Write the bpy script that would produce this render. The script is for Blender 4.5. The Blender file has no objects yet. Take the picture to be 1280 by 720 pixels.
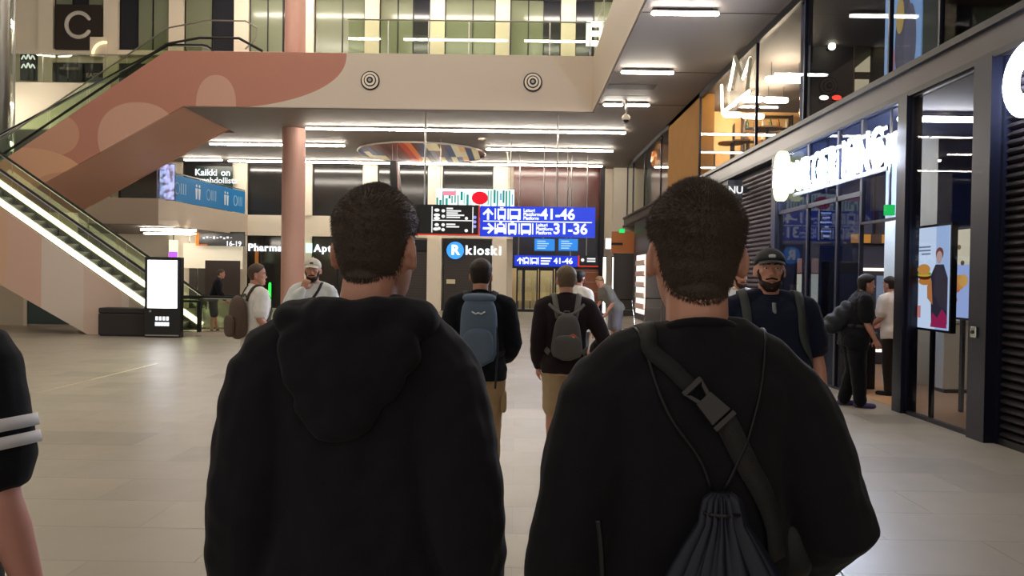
import bpy, bmesh, math, random
import numpy as np
from mathutils import Vector, Matrix, noise, Euler
from mathutils.bvhtree import BVHTree

# ------------------------------------------------------------------ camera
F, CAM_H = 1000.0, 1.65                 # focal length in pixels of the 1280x720 frame
VX, VY, ROLL = 645.0, 345.0, math.radians(0.85)
def _unroll(px, py):
    x, y = px - 640.0, py - 360.0
    c, s = math.cos(ROLL), math.sin(ROLL)
    return c * x + s * y, -s * x + c * y
_x0, _y0 = _unroll(VX, VY)
_fx = Vector((_x0 / F, 1.0, -_y0 / F)).normalized()
_rt = (Vector((1, 0, 0)) - _fx * _fx.x).normalized()
_up = _rt.cross(_fx)
def ray(px, py):
    x, y = _unroll(px, py)
    d = Vector((x / F, 1.0, -y / F))
    return Vector((d.dot(_rt), d.dot(_fx), d.dot(_up)))
EYE = Vector((0, 0, CAM_H))
def at_y(px, py, Y):
    d = ray(px, py); return EYE + d * (Y / d.y)
def at_x(px, py, X):
    d = ray(px, py); return EYE + d * (X / d.x)
def at_z(px, py, Z):
    d = ray(px, py); return EYE + d * ((Z - CAM_H) / d.z)
def on_floor(px, py):
    return at_z(px, py, 0.0)

scene = bpy.context.scene
col = scene.collection
cam_data = bpy.data.cameras.new('camera')
cam_data.sensor_width = 36.0
cam_data.lens = 36.0 * F / 1280.0
cam_data.clip_start = 0.05
cam_data.clip_end = 200
cam = bpy.data.objects.new('camera', cam_data)
col.objects.link(cam)
_e1 = Vector((_rt.x, _fx.x, _up.x)); _e2 = Vector((_rt.y, _fx.y, _up.y)); _e3 = Vector((_rt.z, _fx.z, _up.z))
_cr = _e1 * math.cos(ROLL) + _e3 * math.sin(ROLL)
_cu = -_e1 * math.sin(ROLL) + _e3 * math.cos(ROLL)
_m = Matrix((( _cr.x, _cu.x, -_e2.x, 0), (_cr.y, _cu.y, -_e2.y, 0), (_cr.z, _cu.z, -_e2.z, CAM_H), (0, 0, 0, 1)))
cam.matrix_world = _m
scene.camera = cam

# ------------------------------------------------------------------ world and exposure
AMBIENT = 0.5
LAMP = 45.0
world = bpy.data.worlds.new('World'); scene.world = world
world.use_nodes = True
bg = world.node_tree.nodes['Background']
bg.inputs[0].default_value = (1.0, 0.92, 0.82, 1)
bg.inputs[1].default_value = AMBIENT
scene.view_settings.view_transform = 'Standard'
scene.view_settings.look = 'None'
scene.view_settings.gamma = 1.0
scene.view_settings.use_curve_mapping = False
scene.view_settings.exposure = 0.06
scene.cycles.max_bounces = 8
scene.cycles.diffuse_bounces = 4
scene.cycles.glossy_bounces = 4
scene.cycles.transparent_max_bounces = 12
scene.cycles.transmission_bounces = 6
scene.cycles.sample_clamp_indirect = 6.0
scene.cycles.caustics_reflective = False
scene.cycles.caustics_refractive = False

# main dimensions of the hall (metres)
XR = 4.9          # plane of the shop fronts on the right
HC = 6.7          # underside of the upper deck
YP = 24.5         # front of the upper deck across the hall
YW = 37.0         # far wall
S2B, S2T = 3.35, 4.30    # first-floor slab band
HD = at_y(560, 68, YP).z # top of the upper deck parapet
XV = at_z(740, 141, HC).x  # side edge of the void
TOPC = 14.4

# ------------------------------------------------------------------ helpers
def lin(c):
    if isinstance(c, str):
        c = c.lstrip('#'); c = [int(c[i:i + 2], 16) / 255 for i in (0, 2, 4)]
    return tuple((v / 12.92 if v <= 0.04045 else ((v + 0.055) / 1.055) ** 2.4) for v in c) + (1.0,)

MATS = {}
def mat(name, color='#808080', rough=0.6, metal=0.0, emit=None, strength=0.0, var=0.0, vscale=4.0, bump=0.0, bscale=60.0, spec=0.5, sheen=0.0, coat=0.0):
    if name in MATS: return MATS[name]
    m = bpy.data.materials.new(name); m.use_nodes = True
    nt = m.node_tree; b = nt.nodes['Principled BSDF']
    b.inputs['Base Color'].default_value = lin(color)
    b.inputs['Roughness'].default_value = rough
    b.inputs['Metallic'].default_value = metal
    b.inputs['Specular IOR Level'].default_value = spec
    if sheen: b.inputs['Sheen Weight'].default_value = sheen
    if coat: b.inputs['Coat Weight'].default_value = coat
    if emit:
        b.inputs['Emission Color'].default_value = lin(emit)
        b.inputs['Emission Strength'].default_value = strength
    if var or bump:
        tc = nt.nodes.new('ShaderNodeTexCoord')
    if var:
        n = nt.nodes.new('ShaderNodeTexNoise'); n.inputs['Scale'].default_value = vscale
        n.inputs['Detail'].default_value = 5.0
        nt.links.new(tc.outputs['Object'], n.inputs['Vector'])
        mx = nt.nodes.new('ShaderNodeMix'); mx.data_type = 'RGBA'
        c = lin(color)
        mx.inputs['A'].default_value = tuple(v * (1 - var) for v in c[:3]) + (1,)
        mx.inputs['B'].default_value = tuple(min(1, v * (1 + var)) for v in c[:3]) + (1,)
        nt.links.new(n.outputs['Fac'], mx.inputs['Factor'])
        nt.links.new(mx.outputs['Result'], b.inputs['Base Color'])
    if bump:
        n2 = nt.nodes.new('ShaderNodeTexNoise'); n2.inputs['Scale'].default_value = bscale
        n2.inputs['Detail'].default_value = 4.0
        nt.links.new(tc.outputs['Object'], n2.inputs['Vector'])
        bp = nt.nodes.new('ShaderNodeBump'); bp.inputs['Strength'].default_value = bump
        bp.inputs['Distance'].default_value = 0.01
        nt.links.new(n2.outputs['Fac'], bp.inputs['Height'])
        nt.links.new(bp.outputs['Normal'], b.inputs['Normal'])
    MATS[name] = m
    return m

def glass(name, tint='#ffffff', ior=1.5, rough=0.0, base=0.0, graze=1.0):
    """thin pane: clear where looked through, mirrors at its Fresnel rate"""
    if name in MATS: return MATS[name]
    m = bpy.data.materials.new(name); m.use_nodes = True
    nt = m.node_tree; nt.nodes.remove(nt.nodes['Principled BSDF'])
    out = nt.nodes['Material Output']
    tr = nt.nodes.new('ShaderNodeBsdfTransparent'); tr.inputs[0].default_value = lin(tint)
    gl = nt.nodes.new('ShaderNodeBsdfGlossy'); gl.inputs['Roughness'].default_value = rough
    gl.inputs['Color'].default_value = (1, 1, 1, 1)
    # Schlick reflectance, the same from both faces of the pane
    ge = nt.nodes.new('ShaderNodeNewGeometry')
    dt = nt.nodes.new('ShaderNodeVectorMath'); dt.operation = 'DOT_PRODUCT'
    nt.links.new(ge.outputs['Incoming'], dt.inputs[0]); nt.links.new(ge.outputs['Normal'], dt.inputs[1])
    def mth(op, a, b=0.0):
        n = nt.nodes.new('ShaderNodeMath'); n.operation = op
        for i, q in enumerate((a, b)):
            if isinstance(q, float): n.inputs[i].default_value = q
            else: nt.links.new(q, n.inputs[i])
        return n.outputs[0]
    f0 = ((ior - 1) / (ior + 1)) ** 2
    sch = mth('ADD', mth('MULTIPLY', mth('POWER', mth('SUBTRACT', 1.0, mth('ABSOLUTE', dt.outputs['Value'])), 5.0), (1.0 - f0) * graze), f0 + base)
    ad = nt.nodes.new('ShaderNodeMath'); ad.operation = 'MINIMUM'; ad.inputs[1].default_value = 1.0
    nt.links.new(sch, ad.inputs[0])
    mx = nt.nodes.new('ShaderNodeMixShader')
    nt.links.new(ad.outputs[0], mx.inputs[0]); nt.links.new(tr.outputs[0], mx.inputs[1]); nt.links.new(gl.outputs[0], mx.inputs[2])
    nt.links.new(mx.outputs[0], out.inputs[0])
    MATS[name] = m
    return m

def emis(name, color, strength):
    if name in MATS: return MATS[name]
    m = bpy.data.materials.new(name); m.use_nodes = True
    nt = m.node_tree; nt.nodes.remove(nt.nodes['Principled BSDF'])
    e = nt.nodes.new('ShaderNodeEmission'); e.inputs[0].default_value = lin(color); e.inputs[1].default_value = strength
    nt.links.new(e.outputs[0], nt.nodes['Material Output'].inputs[0])
    MATS[name] = m
    return m

class MB:
    """collects vertices and faces for ONE mesh object"""
    def __init__(s): s.v = []; s.f = []
    def add(s, vs, fs):
        o = len(s.v); s.v.extend([tuple(p) for p in vs]); s.f.extend([tuple(i + o for i in f) for f in fs]); return s
    def box(s, a, b):
        x0, x1 = sorted((a[0], b[0])); y0, y1 = sorted((a[1], b[1])); z0, z1 = sorted((a[2], b[2]))
        return s.add([(x0, y0, z0), (x1, y0, z0), (x1, y1, z0), (x0, y1, z0), (x0, y0, z1), (x1, y0, z1), (x1, y1, z1), (x0, y1, z1)],
                     [(0, 3, 2, 1), (4, 5, 6, 7), (0, 1, 5, 4), (1, 2, 6, 5), (2, 3, 7, 6), (3, 0, 4, 7)])
    def prism(s, pts, axis, d0, d1):
        """polygon of 2-D points extruded along an axis; axis 'y': pts are (x,z); 'x': (y,z); 'z': (x,y)"""
        def P(p, d):
            return {'y': (p[0], d, p[1]), 'x': (d, p[0], p[1]), 'z': (p[0], p[1], d)}[axis]
        n = len(pts)
        area = sum(pts[i][0] * pts[(i + 1) % n][1] - pts[(i + 1) % n][0] * pts[i][1] for i in range(n))
        pts = list(pts)
        if (area > 0) == (axis == 'y'): pts.reverse()
        if d0 > d1: d0, d1 = d1, d0
        vs = [P(p, d0) for p in pts] + [P(p, d1) for p in pts]
        fs = [tuple(reversed(range(n))), tuple(range(n, 2 * n))]
        fs += [(i, (i + 1) % n, n + (i + 1) % n, n + i) for i in range(n)]
        return s.add(vs, fs)
    def bar(s, a, b, w, d=None, ref=(0, 0, 1)):
        a = Vector(a); b = Vector(b); d = d or w
        t = (b - a).normalized(); r = Vector(ref)
        if abs(t.dot(r)) > 0.95: r = Vector((1, 0, 0))
        u = t.cross(r).normalized(); v = u.cross(t)
        vs = [p + u * (w / 2 * i) + v * (d / 2 * j) for p in (a, b) for i, j in ((-1, -1), (1, -1), (1, 1), (-1, 1))]
        return s.add(vs, [(3, 2, 1, 0), (4, 5, 6, 7), (0, 1, 5, 4), (1, 2, 6, 5), (2, 3, 7, 6), (3, 0, 4, 7)])
    def rings(s, rs, closed=True):
        n = len(rs[0]); o = len(s.v)
        for r in rs: s.v.extend([tuple(p) for p in r])
        for k in range(len(rs) - 1):
            for i in range(n):
                s.f.append((o + k * n + i, o + k * n + (i + 1) % n, o + (k + 1) * n + (i + 1) % n, o + (k + 1) * n + i))
        if closed:
            s.f.append(tuple(o + i for i in reversed(range(n))))
            s.f.append(tuple(o + (len(rs) - 1) * n + i for i in range(n)))
        return s
    def tube(s, pts, rad, n=10, ref=None, flat=1.0, caps=True):
        """swept tube; rad scalar or list; flat squeezes it along ref"""
        pts = [Vector(p) for p in pts]
        if not hasattr(rad, '__len__'): rad = [rad] * len(pts)
        rs = []; u = None
        for i, p in enumerate(pts):
            t = (pts[min(i + 1, len(pts) - 1)] - pts[max(i - 1, 0)])
            t = t.normalized() if t.length > 1e-9 else Vector((0, 0, 1))
            if ref is not None:
                u = Vector(ref) - t * t.dot(Vector(ref))
            elif u is None:
                u = t.orthogonal()
            else:
                u = u - t * t.dot(u)
            u = u.normalized() if u.length > 1e-6 else t.orthogonal().normalized()
            w = t.cross(u)
            ring = lambda c, r: [c + u * (math.cos(2 * math.pi * k / n) * r * flat) + w * (math.sin(2 * math.pi * k / n) * r) for k in range(n)]
            if caps and i == 0:
                for q in (1.0, 0.7): rs.append(ring(p - t * (q * rad[i] * min(1, flat)), rad[i] * math.sqrt(max(0.0, 1 - q * q)) + 1e-4))
            rs.append(ring(p, rad[i]))
            if caps and i == len(pts) - 1:
                for q in (0.7, 1.0): rs.append(ring(p + t * (q * rad[i] * min(1, flat)), rad[i] * math.sqrt(max(0.0, 1 - q * q)) + 1e-4))
        return s.rings(rs)
    def ball(s, c, r, n=12, m=8, e=2.0):
        """ellipsoid / rounded box (e > 2)"""
        c = Vector(c); r = r if hasattr(r, '__len__') else (r, r, r)
        sp = lambda v: math.copysign(abs(v) ** (2.0 / e), v)
        rs = []
        for j in range(m + 1):
            a = -math.pi / 2 + math.pi * j / m
            ca, sa = max(1e-3, math.cos(a)), math.sin(a)
            rs.append([c + Vector((r[0] * sp(ca) * sp(math.cos(2 * math.pi * i / n)), r[1] * sp(ca) * sp(math.sin(2 * math.pi * i / n)), r[2] * sp(sa))) for i in range(n)])
        return s.rings(rs)
    def disc(s, c, r, axis, d, n=24, r2=None):
        c = Vector(c); r2 = r2 or r
        pts = [(r * math.cos(2 * math.pi * i / n), r2 * math.sin(2 * math.pi * i / n)) for i in range(n)]
        if axis == 'y': return s.prism([(c.x + a, c.z + b) for a, b in pts], 'y', c.y, c.y + d)
        if axis == 'x': return s.prism([(c.y + a, c.z + b) for a, b in pts], 'x', c.x, c.x + d)
        return s.prism([(c.x + a, c.y + b) for a, b in pts], 'z', c.z, c.z + d)
    def mesh(s, name):
        m = bpy.data.meshes.new(name); m.from_pydata(s.v, [], s.f); m.update(); return m
    def build(s, name, material, parent=None, smooth=False, loc=None, bevel=0.0):
        m = s.mesh(name); m.materials.append(material)
        if smooth: m.polygons.foreach_set('use_smooth', [True] * len(m.polygons))
        o = bpy.data.objects.new(name, m); col.objects.link(o)
        if parent: o.parent = parent
        if loc is not None: o.location = loc
        if bevel:
            b = o.modifiers.new('bevel', 'BEVEL'); b.width = bevel; b.segments = 2; b.limit_method = 'ANGLE'
        return o

def tag(o, label=None, cat=None, group=None, kind=None):
    if label: o['label'] = label
    if cat: o['category'] = cat
    if group: o['group'] = group
    if kind: o['kind'] = kind
    return o
def thing(name, label, cat, loc=(0, 0, 0), rotz=0.0, group=None, kind=None):
    o = bpy.data.objects.new(name, None); col.objects.link(o)
    o.empty_display_size = 0.1
    o.location = loc; o.rotation_euler = (0, 0, rotz)
    return tag(o, label, cat, group, kind)
def struct(o): o['kind'] = 'structure'; return o
def part_copy(o, parent, loc=None, rot=None):
    c = o.copy(); col.objects.link(c); c.parent = parent
    if loc is not None: c.location = loc
    if rot is not None: c.rotation_euler = rot
    return c

def text_mesh(name, s, size, material, parent=None, matrix=None, extrude=0.01, bold=0.02, align='CENTER', spacing=1.0, smallcap=False):
    cu = bpy.data.curves.new(name, 'FONT'); cu.body = s; cu.size = size; cu.extrude = extrude
    cu.offset = bold * size; cu.align_x = align; cu.align_y = 'CENTER'; cu.space_character = spacing; cu.space_line = 0.8
    cu.resolution_u = 4
    t = bpy.data.objects.new(name + '_tmp', cu); col.objects.link(t)
    bpy.context.view_layer.update()
    dg = bpy.context.evaluated_depsgraph_get()
    me = bpy.data.meshes.new_from_object(t.evaluated_get(dg))
    bpy.data.objects.remove(t); bpy.data.curves.remove(cu)
    me.name = name; me.materials.clear(); me.materials.append(material)
    o = bpy.data.objects.new(name, me); col.objects.link(o)
    if parent: o.parent = parent
    if matrix is not None: me.transform(matrix)
    return o
def face_cam(p):      # text standing in the x-z plane, read from -y
    return Matrix.Translation(Vector(p)) @ Matrix.Rotation(math.pi / 2, 4, 'X')
def face_left(p):     # text on a plane facing -x, read from -x
    return Matrix.Translation(Vector(p)) @ Matrix.Rotation(-math.pi / 2, 4, 'Z') @ Matrix.Rotation(math.pi / 2, 4, 'X')

# shared materials
M_wall = mat('wall_paint', '#f0e4cf', 0.65, var=0.03, vscale=1.5)
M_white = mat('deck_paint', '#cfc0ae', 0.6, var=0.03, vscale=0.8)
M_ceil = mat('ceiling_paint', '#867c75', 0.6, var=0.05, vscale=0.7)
M_dark = mat('dark_metal', '#1c1b1f', 0.4, 0.3)
M_black = mat('black_plastic', '#0d0d10', 0.35)
M_steel = mat('brushed_steel', '#a9a6a2', 0.28, 0.9, var=0.05, vscale=30)
M_chrome = mat('chrome', '#c8c8c8', 0.12, 1.0)
M_strip = emis('strip_light', '#fff4e4', LAMP * 1.25)
M_strip_hi = emis('atrium_strip_light', '#fff4e4', LAMP)
M_rubber = mat('black_rubber', '#121212', 0.55)
M_glass = glass('clear_glass', '#eef4ee')
M_gglass = glass('green_tinted_glass', '#e9efe2', base=0.0)
M_dglass = glass('dark_glass', '#57504a', base=0.02)
M_sign_white = emis('sign_white', '#f8fbff', 1.35)
M_store = glass('shop_front_glass', '#dfe4ee', ior=1.22, graze=.18)
M_sign_soft = emis('sign_soft_white', '#f4f4f4', 1.1)
# ================================================================== STRUCTURE
# ---- floor ----
def tile_material():
    m = mat('floor_stone', '#a89a83', 0.33, spec=.32)
    nt = m.node_tree; b = nt.nodes['Principled BSDF']
    oi = nt.nodes.new('ShaderNodeObjectInfo'); ge = nt.nodes.new('ShaderNodeNewGeometry')
    ad = nt.nodes.new('ShaderNodeMath'); ad.operation = 'ADD'
    nt.links.new(oi.outputs['Random'], ad.inputs[0]); nt.links.new(ge.outputs['Random Per Island'], ad.inputs[1])
    fr = nt.nodes.new('ShaderNodeMath'); fr.operation = 'FRACT'; nt.links.new(ad.outputs[0], fr.inputs[0])
    cr = nt.nodes.new('ShaderNodeValToRGB'); nt.links.new(fr.outputs[0], cr.inputs[0])
    el = cr.color_ramp.elements
    el[0].position = 0.0; el[0].color = lin('#91897c'); el[1].position = 1.0; el[1].color = lin('#a69d8d')
    e = el.new(0.25); e.color = lin('#9d9587')
    e = el.new(0.75); e.color = lin('#a09889')
    tc = nt.nodes.new('ShaderNodeNewGeometry')
    n = nt.nodes.new('ShaderNodeTexNoise'); n.inputs['Scale'].default_value = 1.3; n.inputs['Detail'].default_value = 6
    nt.links.new(tc.outputs['Position'], n.inputs['Vector'])
    mx = nt.nodes.new('ShaderNodeMix'); mx.data_type = 'RGBA'; mx.blend_type = 'MULTIPLY'
    mx.inputs['Factor'].default_value = 1.0
    r2 = nt.nodes.new('ShaderNodeMapRange'); r2.inputs[3].default_value = 0.9; r2.inputs[4].default_value = 1.08
    nt.links.new(n.outputs['Fac'], r2.inputs[0])
    nt.links.new(cr.outputs[0], mx.inputs['A']); nt.links.new(r2.outputs[0], mx.inputs['B'])
    nt.links.new(mx.outputs['Result'], b.inputs['Base Color'])
    n2 = nt.nodes.new('ShaderNodeTexNoise'); n2.inputs['Scale'].default_value = 3.0
    nt.links.new(tc.outputs['Position'], n2.inputs['Vector'])
    r3 = nt.nodes.new('ShaderNodeMapRange'); r3.inputs[3].default_value = 0.28; r3.inputs[4].default_value = 0.42
    nt.links.new(n2.outputs['Fac'], r3.inputs[0]); nt.links.new(r3.outputs[0], b.inputs['Roughness'])
    return m
M_tile = tile_material()
M_grout = mat('grout', '#978d7d', 0.6)
floor_o = struct(MB().box((-32, -4, -0.10), (14, 46, -0.003)).build('floor', M_grout))
TX, TY, GAP = 1.2, 0.6, 0.002
cells = []
for j in range(-6, 75):
    for i in range(-26, 12):
        x = i * TX + (TX / 2 if j % 2 else 0); y = j * TY
        inview = y > 3.6 and abs(x) < 0.68 * y + 1.2 and x < XR - 0.5
        cells.append((0 if inview else 1, math.hypot(x, y), x, y))
cells.sort()
tile0 = None
for k, (a, d, x, y) in enumerate(cells[:300]):
    if tile0 is None:
        tile0 = MB().box((-TX / 2 + GAP / 2, -TY / 2 + GAP / 2, -0.02), (TX / 2 - GAP / 2, TY / 2 - GAP / 2, 0)).build('floor_tile', M_tile, floor_o, loc=(x, y, 0))
    else:
        part_copy(tile0, floor_o, (x, y, 0))
mb = MB()
for a, d, x, y in cells[300:]:
    mb.box((x - TX / 2 + GAP / 2, y - TY / 2 + GAP / 2, -0.02), (x + TX / 2 - GAP / 2, y + TY / 2 - GAP / 2, 0))
far_tiles = mb.build('floor_tile', M_tile, floor_o); far_tiles['kind'] = 'stuff'
sa, sb_ = on_floor(30, 495), on_floor(205, 457)
MB().box((sa.x - 0.012, sa.y - 3, 0), (sa.x + 0.012, sb_.y + 0.3, 0.0015)).build('joint_strip', mat('brass_strip', '#d8c9a0', 0.2, 0.6), floor_o)

# ---- upper deck (with the mural carried over from the escalator side) ----
def mural(name, base, blobs, rough=0.55):
    """flat painted shapes: each blob is (cx, cz, rx, rz, colour[, kind]) in world metres"""
    m = bpy.data.materials.new(name); m.use_nodes = True
    nt = m.node_tree; b = nt.nodes['Principled BSDF']; b.inputs['Roughness'].default_value = rough
    g = nt.nodes.new('ShaderNodeNewGeometry'); sx = nt.nodes.new('ShaderNodeSeparateXYZ')
    nt.links.new(g.outputs['Position'], sx.inputs[0])
    def mth(op, a, bb):
        n = nt.nodes.new('ShaderNodeMath'); n.operation = op
        for i, q in enumerate((a, bb)):
            if isinstance(q, (int, float)): n.inputs[i].default_value = q
            else: nt.links.new(q, n.inputs[i])
        return n.outputs[0]
    cur = None
    for bl in blobs:
        cx, cz, rx, rz, c = bl[:5]
        kind = bl[5] if len(bl) > 5 else 'oval'
        ux = mth('DIVIDE', mth('SUBTRACT', sx.outputs['X'], cx), rx)
        uz = mth('DIVIDE', mth('SUBTRACT', sx.outputs['Z'], cz), rz)
        if kind == 'box':
            inside = mth('MULTIPLY', mth('LESS_THAN', mth('ABSOLUTE', ux, 0), 1.0), mth('LESS_THAN', mth('ABSOLUTE', uz, 0), 1.0))
        else:
            inside = mth('LESS_THAN', mth('ADD', mth('POWER', mth('ABSOLUTE', ux, 0), 2.2), mth('POWER', mth('ABSOLUTE', uz, 0), 2.2)), 1.0)
        mx = nt.nodes.new('ShaderNodeMix'); mx.data_type = 'RGBA'
        nt.links.new(inside, mx.inputs['Factor'])
        if cur is None: mx.inputs['A'].default_value = lin(base)
        else: nt.links.new(cur, mx.inputs['A'])
        mx.inputs['B'].default_value = lin(c)
        cur = mx.outputs['Result']
    nt.links.new(cur, b.inputs['Base Color'])
    return m
TERRA, BLUSH, PEACH = '#b67b68', '#cb9d89', '#d5a384'
XJ = at_y(229, 131, YP).x
def ob(px, py, rx, ry, c, Y=YP, kind='oval'):
    p = at_y(px, py, Y); s = Y / F
    return (p.x, p.z, rx * s, ry * s, c, kind)
YS = at_z(100, 162, HC).y                 # set-back deck front on the left
M_mural_deck = mural('deck_mural', '#cfc0ae', [ob(240, 66, 193, 70, TERRA), ob(270, 131, 25, 37, BLUSH)])
plan = [(XJ, YP), (XV, YP), (XV, -4), (14, -4), (14, YW + 0.4), (-30, YW + 0.4), (-30, YS), (XJ, YS)]
struct(MB().prism(plan, 'z', HC, HD).build('upper_deck', M_mural_deck))
plan_c = [(XJ + .03, YP + .03), (XV + .03, YP + .03), (XV + .03, -3.9), (XR + 0.05, -3.9), (XR + 0.05, YW - 0.02), (-29.9, YW - 0.02), (-29.9, YS + .03), (XJ + .03, YS + .03)]
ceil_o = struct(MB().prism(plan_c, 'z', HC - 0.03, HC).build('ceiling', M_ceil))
rows = sorted({round(at_z(x, y, HC).y, 1) for x, y in ((857, 14), (810, 88), (783, 129))})
for y in [2.3, 6.5, 10.6] + rows:
    MB().box((XV + .04, y - .02, HC - 0.036), (XR + .04, y + .02, HC - 0.03)).build('panel_joint', M_dark, ceil_o)
struct(MB().box((XR - .02, -3.9, HC - 0.16), (XR + .1, YW - 3, HC - 0.031)).build('trim_9', M_dark))
# hatch recess in the ceiling over the camera
for (a, b) in (((762, 105), (817, 112)), ((757, 119), (808, 125))):
    p, q = at_z(*a, HC - .03), at_z(*b, HC - .03)
    MB().box((p.x, min(p.y, q.y), HC - .034), (q.x, max(p.y, q.y), HC - .03)).build('access_hatch', mat('hatch', '#4d4643', 0.6), ceil_o)
# atrium ceiling
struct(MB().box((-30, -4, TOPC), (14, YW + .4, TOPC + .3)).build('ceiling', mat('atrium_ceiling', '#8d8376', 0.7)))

# ---- ceiling strip lights ----
def strip(p, q, z=None, h=0.075, w=0.10, n='strip_light', lab=None, grp='ceiling strip lights', m=None):
    y = (p.y + q.y) / 2; z = (z or HC - 0.03) - 0.04
    t = thing(n, lab or 'short white strip light crossing the ceiling strip beside the shop fronts', 'light', ((p.x + q.x) / 2, y, z), 0, grp)
    L = abs(q.x - p.x) / 2
    MB().box((-L, -w / 2 - .012, -0.02), (L, w / 2 + .012, 0)).build('housing', M_dark, t)
    MB().tube([(-L + .02, 0, -h / 2 - .015), (L - .02, 0, -h / 2 - .015)], h / 2, 8, caps=True).build('diffuser', m or M_strip, t)
    for q_ in (-.8, .8): MB().box((L * q_ - .015, -.015, 0), (L * q_ + .015, .015, .045)).build('hanger', M_dark, t)
    return t
STRIP_LAB = {(755, 129): 'short strip light on the atrium side of the dome camera', (783, 129): 'short strip light on the shop side of the dome camera',
             (383, 159): 'longest strip light running just behind the upper deck edge', (262, 178): 'strip light between the terracotta escalator and the pink column',
             (608, 185): 'strip light ending at the tip of the oval ceiling artwork', (230, 198): 'shortest strip light beside the terracotta escalator underside',
             (284, 199): 'long strip light close to the far wall, behind the oval artwork'}
for a, b in (((815, 13), (898, 14)), ((777, 88), (842, 88)), ((755, 129), (778, 129)), ((783, 129), (811, 129.5)), ((383, 159), (782, 164)),
             ((262, 178), (431, 181)), ((608, 185), (766, 187)), ((230, 198), (278, 199)), ((284, 199), (752, 207))):
    strip(at_z(*a, HC - .07), at_z(*b, HC - .07), lab=STRIP_LAB.get(a), grp=None if a in STRIP_LAB else 'ceiling strip lights')
for y in (10.6, 6.5, 2.3):
    strip(Vector((2.55, y, 0)), Vector((3.8, y, 0)))
for y in (6, 12, 18, 24, 29.5, YW - 2.2):
    for x0, x1 in ((-13, -7.5), (-6.2, -0.7), (0.3, XV + 1.6)):
        strip(Vector((x0, y, 0)), Vector((x1, y, 0)), z=TOPC, h=0.14, w=0.16, lab='strip light high under the atrium ceiling', grp='atrium strip lights', m=M_strip_hi)

# ---- far wall ----
wall_far = struct(MB().box((-30, YW, S2B), (14, YW + .3, S2T)).box((-30, YW + .25, 0), (at_y(641, 300, YW).x, YW + .4, TOPC)).box((at_y(749, 300, YW).x, YW + .25, 0), (14, YW + .4, TOPC)).box((at_y(641, 300, YW).x, YW + .25, S2T), (at_y(749, 300, YW).x, YW + .4, TOPC)).build('wall_far', M_wall))
xp0 = at_y(544, 250, YW).x
PITCH = 81.3 * YW / F
pil = [xp0 + PITCH * k for k in range(-9, 4)]
PWD = 18 * YW / F
for k in range(-9, 2):
    for z0, z1 in ((0, S2B), (S2T, HC - .03)):
        if k == -9 and z0 == 0: continue
        MB().box((xp0 + PITCH * k - PWD / 2, YW - .1, z0), (xp0 + PITCH * k + PWD / 2, YW + .2, z1)).build('pilaster', M_wall, wall_far)
for k in range(-9, 4):
    MB().box((xp0 + PITCH * k - PWD / 2, YW - .1, HD), (xp0 + PITCH * k + PWD / 2, YW + .2, TOPC)).build('pilaster', M_wall, wall_far)
zb3 = at_y(300, 66, YW).z; 
MB().box((-30, YW - .06, at_y(100, 69, YW).z), (14, YW + .1, at_y(100, 62, YW).z)).build('string_course', M_wall, wall_far)

M_shop = mat('shop_dark_glass', '#2c2a28', 0.12, var=0.2, vscale=0.6)
M_shut = mat('grey_shutter', '#433c38', 0.5, 0.2)
M_pane3 = mat('greenish_frosted_glass', '#858b74', 0.15, var=0.08, vscale=0.5)
M_pane3d = mat('dark_blue_glass', '#2c2e36', 0.12)
wn = 0
def window(x0, x1, y, z0, z1, panes, mats, frame=0.06, fm=None):
    """a glazed bay facing the camera: frame plus each pane"""
    global wn
    wn += 1
    w = struct(thing('window_%d' % wn, None, None, ((x0 + x1) / 2, y, z0)))
    W = (x1 - x0) / 2; Hh = z1 - z0; fm = fm or M_dark
    mb = MB().box((-W, -.04, 0), (-W + frame, .06, Hh)).box((W - frame, -.04, 0), (W, .06, Hh)).box((-W, -.04, 0), (W, .06, frame)).box((-W, -.04, Hh - frame), (W, .06, Hh))
    xs = [-W + 2 * W * p for p in panes]
    for x in xs[1:-1]: mb.box((x - frame / 2, -.04, 0), (x + frame / 2, .06, Hh))
    mb.build('frame', fm, w)
    for i in range(len(xs) - 1):
        MB().box((xs[i] + frame / 2, 0, frame), (xs[i + 1] - frame / 2, .03, Hh - frame)).build('pane', mats[i % len(mats)], w)
    return w
# second floor bays
for k in range(-9, 1):
    a, b = xp0 + PITCH * k + PWD / 2, xp0 + PITCH * (k + 1) - PWD / 2
    window(a, b, YW + .1, S2T, HC - .03, (0, 1), [M_shop])
# third floor bays: pale greenish panes with a dark one here and there
z0, z1 = at_y(300, 66, YW).z, TOPC
pat = {-9: 'ggd', -7: 'gg', -6: 'gdg', -5: 'dgg', -4: 'gd', -3: 'ggd', -2: 'gg', -1: 'ggd', 0: 'gg', 1: 'ggd', 2: 'dgg'}
for k in range(-9, 3):
    a, b = xp0 + PITCH * k + PWD / 2, xp0 + PITCH * (k + 1) - PWD / 2
    if k == -7: continue
    s = pat.get(k, 'gg')
    pn = {2: (0, .55, 1), 3: (0, .36, .66, 1)}[len(s)]
    window(a, b, YW + .1, z0, z1, pn, [M_pane3 if c == 'g' else M_pane3d for c in s], frame=0.05)
    # lower glazing, seen on the left where the deck steps back
    if k <= -5: window(a, b, YW + .1, at_y(100, 102, YW).z, at_y(100, 78, YW).z, (0, .62, 1), [M_pane3d])
MB().box((-30, YW - .02, HD), (14, YW + .2, at_y(100, 103, YW).z)).build('spandrel', M_wall, wall_far)
# dark cafe panel with a round mark on the upper floor
a, b = xp0 + PITCH * -6 + PWD / 2, xp0 + PITCH * -5 - PWD / 2
C0 = at_y(98, 31, YW - .1)
kk = round((C0.x - xp0) / PITCH - 0.5)

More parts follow.
